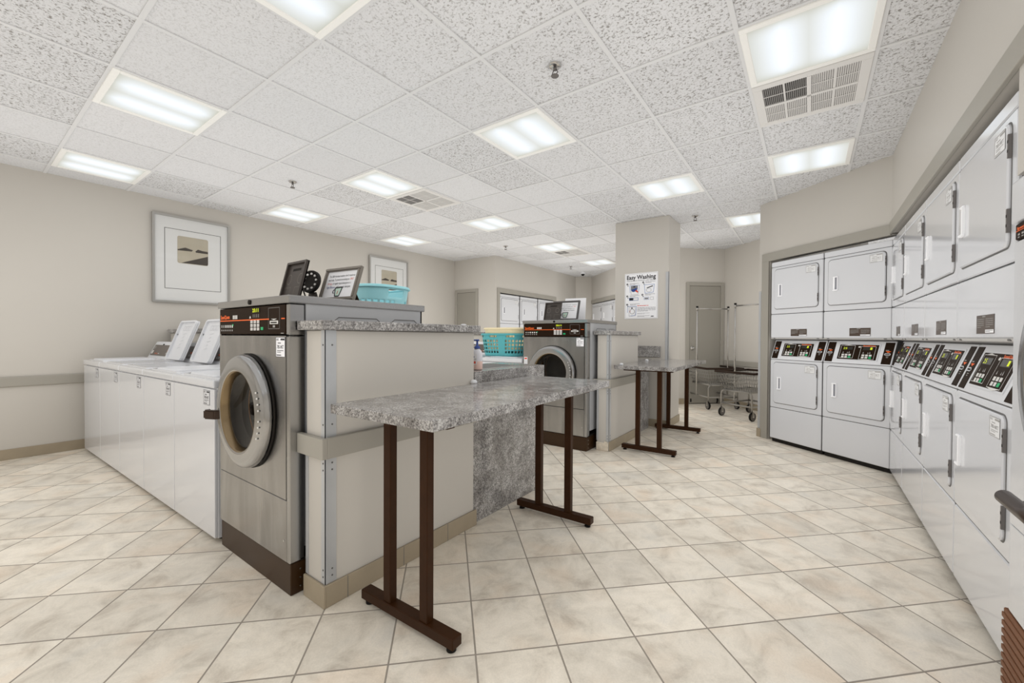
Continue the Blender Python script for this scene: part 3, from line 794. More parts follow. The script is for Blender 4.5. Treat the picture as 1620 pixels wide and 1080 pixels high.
    pts = [(a+.015, f-.05, hz), (a-.01, f-.075, hz), (a-.05, f-.088, hz), (a-.055, f-.066, hz), (a-.012, f-.05, hz)]
    if bar: cyl(b, (-.262, f-.055, .695), (.12, f-.055, .695), .022, 0, 20); cyl(b, (-.2, f, .695), (-.2, f-.055, .695), .012, 0, 12); cyl(b, (.08, f, .695), (.08, f-.055, .695), .012, 0, 12)
    else: prism(b, [(a+.045, f-.055), (a+.03, f-.085), (a-.03, f-.112), (a-.052, f-.105), (a-.056, f-.075), (a-.04, f-.07), (a-.03, f-.082), (a+.0, f-.066), (a+.01, f-.05)], hz-.024, hz+.024, 'z', 0, .006, 2)
    link('door_handle', b, mat('dark_wood_handle', srgb(44, 27, 16), .3, noise=.25, nscale=20), dr)
    return t
G_SS = 'stainless steel front-load washers'
ss1 = make_front_loader('large stainless steel front-load washer nearest the camera, beside the half wall end', cx=-.012, group=G_SS)
ss1.location = (-2.302, .915+.40, 0)
ss2 = dup(ss1, 'stainless steel front-load washer farther back, beside the basket of teal plastic', (-2.265, 3.9+.40, 0), 0)
ss3 = make_front_loader('tall white front-load washer cut off by the right edge, with brown bar handle', W=.86, D=.85, HH=1.715, kick=.27, pan=.06, top_t=.14, kw=.022, bar=True, skin=M_WHITE, door_z=1.09, rd=.30, ri=.21, cx=.105)
ss3.location = (.555+.425, 2.118-.43, 0); ss3.rotation_euler = (0, 0, R(-90))

# ------------------------------------------------------------------ white top-load washers
def make_top_loader(label, lid_open, W=.6535, D=.64):
    t = thing('top_load_washer', label, 'washing machine', group='white top-load washers in rows')
    f = -D/2; hw = W/2
    b = BM(); box(b, (-hw+.001, f+.016, .025), (hw-.001, D/2, .888), 0, .003)
    for sx in (-1, 1):
        for y in (f+.06, D/2-.06): cyl(b, (sx*(hw-.06), y, 0), (sx*(hw-.06), y, .03), .02, 1, 12)
    link('cabinet', b, [M_WHITE, M_RUB], t)
    b = BM(); box(b, (-hw+.0025, f, .03), (hw-.0025, f+.016, .880), 0, .004)
    M = frame((0, f, 0), (1, 0, 0), (0, -1, 0)); sticker(b, M, hw-.155, .785, .088, .085, .0012, 1, 2)
    link('front_panel', b, [M_WHITE, mat('grey_sticker', srgb(196, 196, 198), .4), M_PRINTK], t)
    b = BM(); box(b, (-hw+.001, f-.006, .886), (hw-.001, D/2, .934), 0, .014, 3); 
    plate(b, frame((0, -.07, .934), (1, 0, 0), (0, 0, 1)), W-.06, D-.2, .05, -.002, .007, 0, .006)
    link('top_panel', b, M_WHITE, t)
    # console
    b = BM(); y0, y1 = D/2-.15, D/2-.005
    prism(b, [(y0, .934), (y0+.012, .948), (y0+.085, 1.098), (y0+.095, 1.115), (y1, 1.115), (y1, .934)], -hw+.008, hw-.008, 'x', 0, .004, 2)
    link('console', b, M_WHITE2, t)
    con = t.children[-1]
    n = Vector((0, -(1.098-.948), .073)).normalized(); M = frame((0, y0+.0485, 1.023), (1, 0, 0), n)
    b = BM(); slab(b, M, rrect(W-.09, .125, .006, 2), 0, .004, 0)
    rect(b, M, -.265, -.045, -.215, -.005, .005, 2); greek(b, M, -.262, .01, -.215, .045, 4, .005, 2, .4, 3)
    rect(b, M, -.18, -.05, -.178, .05, .005, 3)
    text(b, M, 'SpeedQueen', -.15, -.045, .022, .005, 1, .10); greek(b, M, -.045, -.045, .035, -.031, 1, .005, 2, .6, 23)
    poly(b, M, [(.20, .0), (.25, .0), (.225, -.02)], .005, 1); rect(b, M, .195, -.04, .255, -.025, .005, 2); rect(b, M, .205, -.036, .245, -.03, .006, 4)
    cyl(b, M @ Vector((-.02, .068, 0)), M @ Vector((-.02, .068, .008)), .008, 4, 10)
    link('control_panel', b, [mat('grey_brown_panel', srgb(92, 84, 78), .3), M_ORANGE, M_PRINTW, M_PRINTG, M_DARK], con)
    # lid
    b = BM(); lw, ld = .42, .40
    yh = D/2-.175
    if lid_open:
        an = R(70); up = Vector((0, math.cos(an)*1.0, math.sin(an)))
        M = frame((.095, yh-.028, .95), (1, 0, 0), Vector((0, -math.sin(an), math.cos(an))))
        plate(b, M, lw, ld, .035, -.012, .004, 0, .006, 0, ld/2)
        # raised rim of the underside
        o_ = [(p[0], p[1]+ld/2) for p in rrect(lw, ld, .035, 4)]; i_ = [(p[0], p[1]+ld/2) for p in rrect(lw-.03, ld-.03, .028, 4)]
        k = len(o_)
        A = [b.verts.new(M @ Vector((p[0], p[1], .002))) for p in o_]; B = [b.verts.new(M @ Vector((p[0], p[1], .022))) for p in o_]; C = [b.verts.new(M @ Vector((p[0], p[1], .022))) for p in i_]; E_ = [b.verts.new(M @ Vector((p[0], p[1], .003))) for p in i_]
        for a_, c_ in ((A, B), (B, C), (C, E_)):
            for j in range(k): b.faces.new([a_[j], a_[(j+1) % k], c_[(j+1) % k], c_[j]])
        for k in range(3): orect(b, M, -.09+.065*k, ld-.10, -.04+.065*k, ld-.055, .003, .0065, 1)
        for k in range(5): line(b, M, [(-.05+.02*(k % 2), ld-.14-.035*k), (.03-.02*(k % 2), ld-.13-.035*k)], .003, .0065, 1)
        for q in ((.17, ld-.12), (-.19, ld-.14), (.18, .02), (.18, .05)): disc(b, M, q[0], q[1], .008, .0065, 2, 10)
        link('lid', b, [M_WHITE2, mat('embossed_grey', srgb(186, 187, 190), .4), M_RUB], t, recalc=False)
        b = BM(); rr = (ld-.1); plate(b, frame((0, yh-.03-.2, .934), (1, 0, 0), (0, 0, 1)), .47, .36, .05, .0, .0076, 0, .001); link('tub_opening', b, mat('tub_rim', srgb(176, 177, 180), .3), t)
    else:
        plate(b, frame((0, yh-ld/2-.02, .934), (1, 0, 0), (0, 0, 1)), lw, ld, .035, .006, .016, 0, .006)
        link('lid', b, M_WHITE2, t)
    return t
tl_closed = make_top_loader('white top-load washer at the left end of the row by the wall, lid shut', False)
tl_open = make_top_loader('white top-load washer second from the left wall, lid standing open', True)
W5 = [(-5.742, .846), (-5.087, .858), (-4.432, .870), (-3.777, .882), (-3.122, .894)]
TLD = .64
def tl_pos(i): return (W5[i][0]+.055, W5[i][1]+TLD/2, 0)
TR = R(1.05)
tl_closed.location = tl_pos(0); tl_open.location = tl_pos(1); tl_closed.rotation_euler = tl_open.rotation_euler = (0, 0, TR)
dup(tl_open, 'white top-load washer in the middle of the row, lid standing open', tl_pos(2), TR)
dup(tl_closed, 'white top-load washer second from the nearest steel washer, lid hidden', tl_pos(3), TR)
dup(tl_closed, 'white top-load washer directly beside the nearest stainless steel washer', tl_pos(4), TR)
dup(tl_closed, 'white top-load washer under the teal laundry basket in the farther row', (-3.02, 3.93+.32, 0), 0)
dup(tl_closed, 'white top-load washer left of the teal basket in the farther row', (-3.68, 3.93+.32, 0), 0)

# ------------------------------------------------------------------ stacked dryers
def make_dryer(label, W, group, D=.75):
    t = thing('stacked_dryer', label, 'dryer', group=group)
    hw = W/2; f = -D/2; hf = f+.006
    b = BM()
    prism(b, [(hf, .045), (hf, .945), (hf+.078, 1.168), (hf+.006, 1.19), (hf+.006, 2.045), (D/2, 2.045), (D/2, .045)], -hw+.002, hw-.002, 'x', 0)
    box(b, (-hw+.01, f+.03, 0), (hw-.01, D/2, .045), 1)  # black toe block, its colour stands in for the shadow under the dryer
    link('cabinet', b, [M_SEAM, M_DARK], t)
    F = frame((0, hf, 0), (1, 0, 0), (0, -1, 0))
    pw = W-.006
    def panel(name, z0, z1, r=.012):
        b = BM(); plate(b, F, pw, z1-z0, r, -.02, .006, 0, .005, 0, (z0+z1)/2); return b
    link('base_panel', panel('', .045, .394), M_WHITE, t)
    # control fascia on a slope
    n = Vector((0, -(1.168-.945), .078)).normalized(); M = frame((0, hf+.039, 1.0565), (1, 0, 0), n)
    b = BM(); plate(b, M, pw, .228, .008, -.02, .006, 0, .003)
    link('control_panel', b, [M_WHITE2], t); cp = t.children[-1]
    b = BM(); k = W/.69
    slab(b, M, [(p[0]+.0, p[1]) for p in rrect(.415*k, .165, .006, 3)], .004, .010, 0)
    slab(b, M, rrect(.39*k, .148, .004, 3), .010, .0115, 1)
    e = .0125
    for s, c in ((-1, -.105*k), (1, .10*k)):
        sh = .004 if s < 0 else -.004
        orect(b, M, c-.073*k, -.066+sh, c+.073*k, .062+sh, .0025, e, 2)
        if s < 0: poly(b, M, [(c-.06*k, .064), (c+.06*k, .064), (c, .073)], e, 2)
        else: poly(b, M, [(c-.06*k, -.07), (c, -.079), (c+.06*k, -.07)], e, 2)
        rect(b, M, c-.05*k, .022, c+.05*k, .052, e, 6); 
        text(b, M, '25' if s < 0 else '', c-.045*k, .026, .03, e*1.08, 5, .04*k) if s < 0 else rect(b, M, c+.02*k, .026, c+.04*k, .048, e*1.08, 5)
        for j, (q, hh) in enumerate(((-.045, .018), (.0, .014), (.018, .02))): poly(b, M, [(c+q*k, -.012), (c+q*k+.012, -.012), (c+q*k+.006, -.012+hh)], e, 7)
        for r_ in range(2):
            for c_ in range(3):
                u = c-.048*k+.035*k*c_; v = -.038-.022*r_
                rect(b, M, u, v, u+.026*k, v+.017, e, 4 if (r_ == 1 and c_ == 2) else 2)
    text(b, M, 'SpeedQueen', .045*k, .058, .018, e*1.05, 3, .12*k, bold=True)
    disc(b, M, .012*k, .052, .012, e, 2, 12, .6)
    link('keypad', b, [M_WHITE2, M_BROWN, M_PRINTW, M_ORANGE, M_GREEN, M_LED, M_LCD, M_PRINTG], cp)
    for s in (-1, 1):
        b = BM(); c = s*.288*k
        slab(b, M, [(c-.042*k, -.104), (c+.042*k, -.104), (c+.042*k, .100), (c-.042*k, .100)], .004, .008, 0)
        greek(b, M, c-.025*k, .022, c+.025*k, .031, 1, .009, 2, .7, 24); poly(b, M, [(c-.026*k, .018), (c, .004), (c+.026*k, .018)], .009, 1)
        slab(b, M, [(p[0]+c, p[1]-.012) for p in rrect(.056*k, .02, .008, 3)], .008, .012, 3); rect(b, M, c-.02*k, -.016, c+.02*k, -.008, .0125, 4)
        rect(b, M, c-.012*k, -.034, c+.012*k, -.030, .009, 2); rect(b, M, c-.008*k, -.044, c+.008*k, -.040, .009, 2)
        link('card_reader', b, [M_BROWN, M_ORANGE, M_PRINTG, M_CHROME, M_DARK], cp)
    # light chamfer strip under the upper half
    b = BM(); prism(b, [(f, 1.192), (f+.006, 1.182), (f+.06, 1.176), (f+.08, 1.19), (f+.02, 1.2)], -hw+.003, hw-.003, 'x', 0)
    for s in (-1, 1): box(b, (s*(hw-.05)-.012, f-.001, 1.183), (s*(hw-.05)+.012, f+.01, 1.191), 1, .002, 1)
    link('under_trim', b, [mat('pale_grey_plastic', srgb(176, 174, 171), .4), M_SEAM], t)
    b = panel('', 1.194, 1.458)
    rect(b, F, -.055*k, 1.212, .155*k, 1.288, .0068, 1); greek(b, F, -.045*k, 1.235, .04*k, 1.275, 5, .0074, 2, .3, 2); greek(b, F, .06*k, 1.235, .145*k, 1.275, 5, .0074, 2, .3, 8)
    greek(b, F, .02*k, 1.278, .08*k, 1.286, 1, .0074, 2, .7, 25); rect(b, F, .055*k, 1.215, .15*k, 1.228, .0074, 3); greek(b, F, .06*k, 1.218, .145*k, 1.226, 2, .008, 4, .3, 4)
    link('middle_panel', b, [M_WHITE, M_LABELBR, M_PRINTG, M_PAPER, M_PRINTK], t)
    link('top_strip', panel('', 2.0, 2.055, .01), M_WHITE, t)
    for nm, z0, z1, d0, d1 in (('lower', .40, .944, .455, .912), ('upper', 1.464, 1.996, 1.52, 1.965)):
        link('front_frame', panel('', z0, z1), M_WHITE, t)
        zc, dh, dw = (d0+d1)/2, d1-d0, W-.10
        b = BM()
        plate(b, F, dw+.012, dh+.012, .035, .004, .0072, 1, .001, 0, zc); plate(b, F, dw, dh, .032, .006, .017, 0, .005, 0, zc)
        sticker(b, F, dw/2-.125, d1-.088, .105, .074, .0178, 2, 3, '783-HKT', 4)
        dr = link('door', b, [M_WHITE, M_SEAM, mat('pale_sticker', srgb(216, 216, 216), .45), M_PRINTG], t)
        hz = zc+(-.0 if nm == 'lower' else -.01); hx = -dw/2+.075
        b = BM(); x0, x1, q0, q1 = hx-.022, hx+.026, hz-.075, hz+.065
        fy = hf-.017
        box(b, (x0, fy-.002, q0), (x0+.016, fy+.002, q1), 0, .001, 1)
        box(b, (x1-.006, fy-.012, q0+.01), (x1, fy+.002, q1-.008), 0, .002, 1)
        prism(b, [(x0+.014, fy-.001), (x1-.004, fy-.010), (x1-.004, fy-.001)], q0+.012, q1-.01, 'z', 1)
        box(b, (x0, fy-.013, q0), (x1, fy+.002, q0+.012), 0, .003, 1); box(b, (x0, fy-.010, q1-.01), (x1, fy+.002, q1), 0, .003, 1)
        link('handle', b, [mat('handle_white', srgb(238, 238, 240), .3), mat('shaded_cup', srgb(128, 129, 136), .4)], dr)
        for z in (d0+.05, d1-.13):
            b = BM(); box(b, (dw/2-.002, fy-.001, z), (dw/2+.006, fy+.010, z+.085), 0, .001, 1)
            for j in range(2): box(b, (dw/2-.001, fy-.0014, z+.020+.034*j), (dw/2+.0055, fy-.0005, z+.030+.034*j), 1)
            link('hinge', b, [M_HINGE, M_DARK], dr)
    return t
GD = 'white stacked dryers'
d1 = make_dryer('nearest white stacked dryer, filling the right edge beside the tall front loader', .69, GD)
XR = .575
def rpos(y): return (XR+.375, y, 0)
ys = [2.528, 3.222, 3.916, 4.555]
d1.location = rpos(ys[0]); d1.rotation_euler = (0, 0, R(-90))
dup(d1, 'white stacked dryer second from the right edge on the right wall', rpos(ys[1]), R(-90))
dup(d1, 'white stacked dryer third from the right edge on the right wall', rpos(ys[2]), R(-90))
DQ, DR = (-.372, 5.616), (.58, 4.86)
dang = math.atan2(DR[1]-DQ[1], DR[0]-DQ[0]); dl = math.hypot(DR[0]-DQ[0], DR[1]-DQ[1]); pitch = dl/2
d2 = make_dryer('white stacked dryer at the left end of the diagonal wall, against the alcove corner', pitch-.004, GD, .72)
def dpos(s, P, ang, D): return (P[0]+math.cos(ang)*s-math.sin(ang)*D/2, P[1]+math.sin(ang)*s+math.cos(ang)*D/2, 0)
d2.location = dpos(pitch*.5, DQ, dang, .72); d2.rotation_euler = (0, 0, dang)
dup(d2, 'white stacked dryer at the right end of the diagonal wall, in the corner', dpos(pitch*1.5, DQ, dang, .72), dang)
d3 = make_dryer('white stacked dryer squeezed into the corner at the far end of the right wall', .574, GD, .40)
d3.location = (XR+.20, 4.555, 0); d3.rotation_euler = (0, 0, R(-90))
for i, lab in enumerate(('white stacked dryer nearest in the far wall opening, left of the others', 'white stacked dryer in the middle of the far wall opening', 'white stacked dryer farthest along the far wall opening, behind the sign frame')):
    dup(d1, lab, (-5.06-.375, FD0+.362+.7235*i, 0), R(90))
fang = math.atan2(FB[1]-FA[1], FB[0]-FA[0])
for i, lab in enumerate(('distant white stacked dryer on the far diagonal wall, leftmost in the corner', 'distant white stacked dryer in the middle of the far diagonal wall', 'distant white stacked dryer on the far diagonal wall, half hidden by the column')):
    dup(d1, lab, dpos(.375+.705*i, FA, fang, .77), fang)

# ------------------------------------------------------------------ counters and tables
def make_table(label, L=1.625, Wd=.61):
    t = thing('folding_counter_table', label, 'table', group='laminate tables on brown metal legs')
    b = BM(); box(b, (0, 0, .86), (Wd, L, .90), 0, .002, 1); link('tabletop', b, M_LAM, t)
    for y in (.145, L-.235):
        b = BM()
        for x in (.21, .43): box(b, (x-.0225, y-.019, .055), (x+.0225, y+.019, .859), 0, .003, 1)
        box(b, (.06, y-.022, .84), (.56, y+.022, .8595), 0, .002, 1)
        lg = link('leg_frame', b, M_BRLEG, t)
        b = BM(); box(b, (.045, y-.026, .02), (.595, y+.026, .062), 0, .003, 1); link('foot_bar', b, M_BRLEG, lg)
        for x in (.075, .565):
            b = BM(); lathe(b, [(0, 0), (.019, .0), (.019, .010), (.007, .013), (.007, .0215), (0, .0215)], Matrix.Translation((x, y, 0)), 14); link('levelling_foot', b, M_RUB, lg)
    return t
t1 = make_table('long laminate table against the nearest half wall, brown metal legs')
t1.location = (-1.652, .965, 0); t1.rotation_euler = (0, 0, R(1.4))
t2 = dup(t1, 'smaller-looking laminate table farther back in front of the column', (-1.655, 4.10, -.0), R(1.2))
# sink counters behind the half walls
def counter(x1, y0, y1, ztop, label, depth=.46, sink=False, g='laminate sink counters behind the half walls', lip=.10):
    t = thing('sink_counter', label, 'counter', (x1, y0, 0), 0, g)
    L = y1-y0
    b = BM()
    box(b, (-.035, .002, .0), (-.012, L-.10, ztop-.04), 0, .002, 1)
    link('side_panel', b, M_LAM, t)
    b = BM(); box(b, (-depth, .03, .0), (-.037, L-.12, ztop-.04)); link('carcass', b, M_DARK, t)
    b = BM()
    box(b, (-depth-.02, .002, ztop-.04), (0, L, ztop), 0, .004, 2); box(b, (-.022, .002, ztop-lip), (0, L, ztop-.038), 0, .003, 1)
    link('worktop', b, M_LAM, t)
    if sink:
        b = BM(); M = frame((-.25, L*.5, ztop), (1, 0, 0), (0, 0, 1))
        plate(b, M, .34, .5, .05, -.001, .004, 0, .003); plate(b, M, .28, .44, .06, .0035, .0046, 1, .001); link('sink_basin', b, [M_STEEL_H, M_SEAM], t)
        b = BM(); cyl(b, (-.40, .2, ztop), (-.40, .2, ztop+.04), .022, 0, 16)
        tube(b, [(-.40, .2, ztop+.03)]+[(-.40+.075-.075*math.cos(R(a)), .2, ztop+.17+.075*math.sin(R(a))) for a in range(0, 190, 18)]+[(-.25, .2, ztop+.14)], .011, 0, 10); link('faucet', b, M_CHROME, t)
    return t
counter(-1.708, 1.962, 2.80, .968, 'laminate sink counter behind the nearest half wall, holding the soap bottle', .46, True)
t = counter(-1.705, 4.97, CY0-.012, .90, 'laminate side counter between the farther half wall and the column', .46, False)
b = BM(); box(b, (-1.79, 5.42, .92), (-1.52, 5.5475, 1.075), 0, .003, 1)
bpy.data.meshes  # splash board fixed to the column face
bm_ = b; b = BM(); box(b, (-2.1, CY0-.02, .93), (-1.60, CY0-.002, 1.075), 0, .003, 1); bm_.free()
tag(link('laminate_splashback', b, M_LAM), 'speckled laminate splashback on the column face behind the farther table', 'splashback')
# white bumpers where the tables meet the walls
def bumper_knob(label, loc, k=1.0):
    t = thing('white_bumper', label, 'bumper', loc, 0, 'small white bumpers')
    b = BM(); lathe(b, [(0, .022), (.012, .020), (.02, .012), (.022, .004), (.02, 0)], Matrix.Scale(k, 4) @ Matrix.Scale(.45+.55*(k > .9), 4, (0, 0, 1)), 16); link('bumper_dome', b, M_WHITE2, t)
bumper_knob('small white bumper on the nearest table against the half wall', (-1.688, 1.93, .901))
bumper_knob('small white bumper at the near left corner of the farther table', (-1.60, 4.17, .901), .95)
bumper_knob('small white bumper on the farther table below the splashback', (-1.62, 5.06, .901))
bumper_knob('small white bumper on top of the nearest laminate cap', (-1.73, 1.88, CAPZ+.044), .85)

# ------------------------------------------------------------------ pictures, poster
def picture(label, y0, y1, z0, z1):
    t = thing('framed_picture', label, 'picture', (XL, (y0+y1)/2, (z0+z1)/2), 0, 'framed sea views on the left wall')
    w, h = y1-y0, z1-z0
    M = frame((.004, 0, 0), (0, 1, 0), (1, 0, 0))
    b = BM(); fw = .022
    for u0, v0, u1, v1 in ((-w/2, -h/2, w/2, -h/2+fw), (-w/2, h/2-fw, w/2, h/2), (-w/2, -h/2+fw, -w/2+fw, h/2-fw), (w/2-fw, -h/2+fw, w/2, h/2-fw)):
        slab(b, M, [(u0, v0), (u1, v0), (u1, v1), (u0, v1)], 0, .028, 0)
    link('picture_frame', b, M_PFRAME, t)
    b = BM(); rect(b, M, -w/2+.01, -h/2+.01, w/2-.01, h/2-.01, .012, 0); orect(b, M, -w*.355, -h*.34, w*.375, h*.35, .006, .0128, 1); link('mat_board', b, [M_MAT, M_SEAM], t)
    b = BM(); s = .31*w/.78
    cu, cv = -.0*w, h*.12
    o = [(p[0]+cu, p[1]+cv) for p in rrect(s, s*1.05, .02, 4)]; poly(b, M, o, .0132, 0)
    x0, x1, y0_, y1_ = cu-s/2, cu+s/2, cv-s*.52, cv+s*.52
    poly(b, M, [(x0+.002, cv+.0), (x0+s*.25, cv+s*.10), (x0+s*.5, cv+.01), (x0+s*.45, cv-.006), (x0+.002, cv-.012)], .0138, 1)
    poly(b, M, [(x0+s*.57, cv), (x0+s*.66, cv+s*.09), (x0+s*.8, cv+s*.06), (x1-.002, cv+s*.05), (x1-.002, cv-.012), (x0+s*.6, cv-.012)], .0138, 1)
    poly(b, M, [(x0+s*.12, y0_+.004), (x1-.01, y0_+.004), (x1-.002, y0_+.02), (x1-.002, cv-s*.14)], .0138, 1)
    link('print', b, [M_SEPIA, M_SEPIAD], t)
    b = BM(); rect(b, M, -w/2+.012, -h/2+.012, w/2-.012, h/2-.012, .018, 0); link('glazing', b, M_GLASS, t)
picture('large square silver-framed sepia sea view nearest on the left wall', 1.41, 2.19, 1.575, 2.61)
picture('silver-framed sepia print farther along the left wall, behind the aqua basket', 4.285, 5.12, 1.55, 2.58)

t = thing('wall_poster', 'white instruction poster headed Easy Washing on the column', 'poster', (-1.865, CY0-.002, 1.755))
M = frame((0, 0, 0), (1, 0, 0), (0, -1, 0)); w, h = .452, .622
b = BM(); slab(b, M, [(-w/2, -h/2), (w/2, -h/2), (w/2, h/2), (-w/2, h/2)], .0, .003, 0)
orect(b, M, -w/2+.008, -h/2+.008, w/2-.008, h/2-.008, .0025, .0036, 1)
text(b, M, 'Easy Washing', 0, .228, .078, .0036, 2, .395, 'C', True)
text(b, M, 'HIGH EFFICIENCY OF FRONT LOAD WASHERS', 0, .200, .021, .0036, 2, .395, 'C')
def step(u, v, n):
    disc(b, M, u, v, .013, .0036, 2, 12); text(b, M, str(n), u, v-.008, .022, .0042, 0, None, 'C'); rect(b, M, u+.004, v-.028, u+.016, v-.016, .0036, 2)
step(-.19, .165, 1); step(.03, .178, 2); step(-.19, .0, 3); step(.02, .012, 4); step(-.19, -.115, 5)
for u, v, seed in ((-.16, .165, 1), (.06, .178, 2), (-.155, .0, 3), (.055, .012, 4), (-.15, -.115, 5)): greek(b, M, u, v-.012, u+.135, v+.012, 2, .0036, 6, .4, seed)
line(b, M, [(-.155, .145), (-.15, .05)], .005, .0036, 3); line(b, M, [(-.02, .145), (-.035, .05)], .005, .0036, 3); line(b, M, [(-.155, .145), (-.02, .145)], .004, .0036, 3)
rect(b, M, -.14, .09, -.045, .14, .0036, 6); rect(b, M, -.105, .118, -.08, .136, .0042, 2); poly(b, M, [(-.145, .085), (-.06, .11), (-.05, .07), (-.11, .055)], .0046, 4); poly(b, M, [(-.08, .07), (-.06, .085), (-.035, .05), (-.05, .045)], .005, 5); orect(b, M, -.14, .02, -.04, .065, .003, .0036, 6)
line(b, M, [(.045, .145), (.055, .03), (.165, .04), (.18, .145), (.045, .145)], .005, .0036, 3); ringf(b, M, .105, .07, .035, .004, .0042, 6, 20, .7); line(b, M, [(.08, .1), (.16, .125)], .012, .0042, 2)
orect(b, M, -.165, -.062, -.035, -.022, .004, .0036, 3); rect(b, M, -.16, -.058, -.105, -.026, .0042, 2); orect(b, M, -.10, -.058, -.04, -.026, .002, .0042, 6)
orect(b, M, .04, -.058, .11, -.02, .003, .0036, 3); orect(b, M, .125, -.058, .17, -.022, .003, .0036, 6); rect(b, M, .05, -.05, .1, -.03, .0042, 6)
line(b, M, [(-.185, -.225), (-.185, -.14), (-.06, -.14), (-.07, -.26), (-.16, -.275)], .005, .0036, 3); orect(b, M, -.165, -.275, -.075, -.15, .003, .0042, 6); ringf(b, M, -.12, -.21, .035, .005, .0046, 6); rect(b, M, -.135, -.17, -.112, -.157, .0046, 2); poly(b, M, [(-.155, -.21), (-.145, -.2), (-.145, -.22)], .005, 5)
greek(b, M, -.05, -.142, .205, -.128, 1, .0036, 5, .6, 9); greek(b, M, -.05, -.215, .2, -.155, 5, .0036, 6, .35, 11); greek(b, M, -.05, -.25, .12, -.232, 2, .0036, 6, .35, 12); greek(b, M, -.05, -.29, .12, -.265, 2, .0036, 6, .35, 13)
greek(b, M, .135, -.29, .20, -.272, 1, .0036, 2, .7, 22)
link('poster_sheet', b, [M_PAPER, M_PRINTG, M_PRINTK, M_BLUE, M_DKBLUE, M_RED, mat('mid_grey_print', srgb(120, 120, 124), .5)], t)

# ------------------------------------------------------------------ things on top of the steel washers
def detergent_tray(label, loc, rz, w=.215, h=.215, lean=17):
    t = thing('moulded_tray', label, 'tray', loc, rz, 'dark plastic trays leaning on the steel washers')
    Mr = Matrix.Rotation(R(-lean), 4, 'X')
    M = Mr @ frame((0, 0, 0), (1, 0, 0), (0, -1, 0))
    b = BM(); slab(b, M, [(-w/2, 0), (w/2, 0), (w/2, h), (-w/2, h)], -.012, -.006, 0)
    for u0, v0, u1, v1 in ((-w/2, 0, w/2, .012), (-w/2, h-.012, w/2, h), (-w/2, .012, -w/2+.012, h-.012), (w/2-.012, .012, w/2, h-.012)): slab(b, M, [(u0, v0), (u1, v0), (u1, v1), (u0, v1)], -.012, .006, 0)
    rect(b, M, -.04, h-.05, .045, h-.036, -.0055, 1)
    for u in (-.055, .055): ringf(b, M, u, h-.095, .024, .003, -.0055, 2, 16, 1.2); orect(b, M, u-.035, .02, u+.035, .07, .002, -.0055, 2)
    link('tray_body', b, [M_BLKP, M_DARK, mat('raised_grey_lines', srgb(112, 106, 100), .4)], t)
    b = BM(); c0 = M @ Vector((0, h*.7, -.012)); c1 = Vector((0, c0.y+.05, .003)); tube(b, [c0, c1], .004); link('prop', b, M_BLKP, t)
    return t
def sign_frame(label, loc, rz, w, h, fm, lean=18):
    t = thing('standing_sign_frame', label, 'sign', loc, rz, 'framed detergent notices on the steel washers')
    M = Matrix.Rotation(R(-lean), 4, 'X') @ frame((0, 0, .006), (1, 0, 0), (0, -1, 0)); fw = .02
    b = BM()
    for u0, v0, u1, v1 in ((-w/2, 0, w/2, fw), (-w/2, h-fw, w/2, h), (-w/2, fw, -w/2+fw, h-fw), (w/2-fw, fw, w/2, h-fw)):
        slab(b, M, [(u0, v0), (u1, v0), (u1, v1), (u0, v1)], -.014, .004, 0)
        cu, cv = (u0+u1)/2, (v0+v1)/2; du, dv = (u1-u0)/2*.55 if u1-u0 < .05 else (u1-u0)/2, (v1-v0)/2*.55 if v1-v0 < .05 else (v1-v0)/2
        slab(b, M, [(cu-du, cv-dv), (cu+du, cv-dv), (cu+du, cv+dv), (cu-du, cv+dv)], .003, .009, 0)
    link('frame', b, fm, t)
    b = BM(); slab(b, M, [(-w/2+fw, fw), (w/2-fw, fw), (w/2-fw, h-fw), (-w/2+fw, h-fw)], -.012, -.002, 0)
    L0 = -w/2+fw+.018; LW = w-2*fw-.036; e = -.0014
    rows = (("The 20lb frontload washers don't require as", 1, LW), ('much soap. To prevent oversudsing use', 1, LW*.8), ('of regular liquid detergent or a', 1, LW*.72), ('(HE) low suds detergent.', 1, LW*.56))
    ts = .019; y = h-fw-.035; dy = .0225
    text(b, M, rows[0][0], L0, y, ts, e, 1, LW); text(b, M, rows[1][0], L0, y-dy, ts, e, 1, LW*.82); text(b, M, 'ONLY', L0+LW*.85, y-dy, ts, e, 2, LW*.14)
    text(b, M, '1/4 cup', L0, y-2*dy, ts, e, 2, LW*.17); text(b, M, rows[2][0], L0+LW*.2, y-2*dy, ts, e, 1, LW*.72)
    text(b, M, 'High Efficiency', L0, y-3*dy, ts, e, 3, LW*.34); text(b, M, rows[3][0], L0+LW*.38, y-3*dy, ts, e, 1, LW*.56)
    cu, cv, s = .0, h*.30, h*.16    # measuring cup drawing
    cup = [(cu-s*.9, cv+s*.55), (cu+s*.9, cv+s*.65), (cu+s*.5, cv-s), (cu-s*.55, cv-s)]
    poly(b, M, cup, e, 4); line(b, M, cup+[cup[0]], .007, e+.0006, 1); ringf(b, M, cu-s*.95, cv-s*.1, s*.42, .006, e+.0008, 1, 14, 1, 90, 270); line(b, M, [(cu-s*.1, cv-s*.6), (cu-s*.05, cv+.0)], .004, e+.0008, 2)
    link('notice', b, [M_PAPER, M_PRINTK, M_RED, M_DKBLUE, M_GREENP], t)
    b = BM(); p0 = M @ Vector((0, h*.75, -.015)); 
    prism(b, [(p0.y, p0.z), (p0.y+.004, p0.z), (p0.y+.085, .001), (p0.y+.075, .001)], -.035, .035, 'x', 0); link('easel_back', b, M_BROWN, t)
    return t
Z1 = 1.376
detergent_tray('brown plastic tray leaning at the front of the nearest steel washer', (-2.195, 1.05, Z1+.001), R(0), .20, .21, 14)
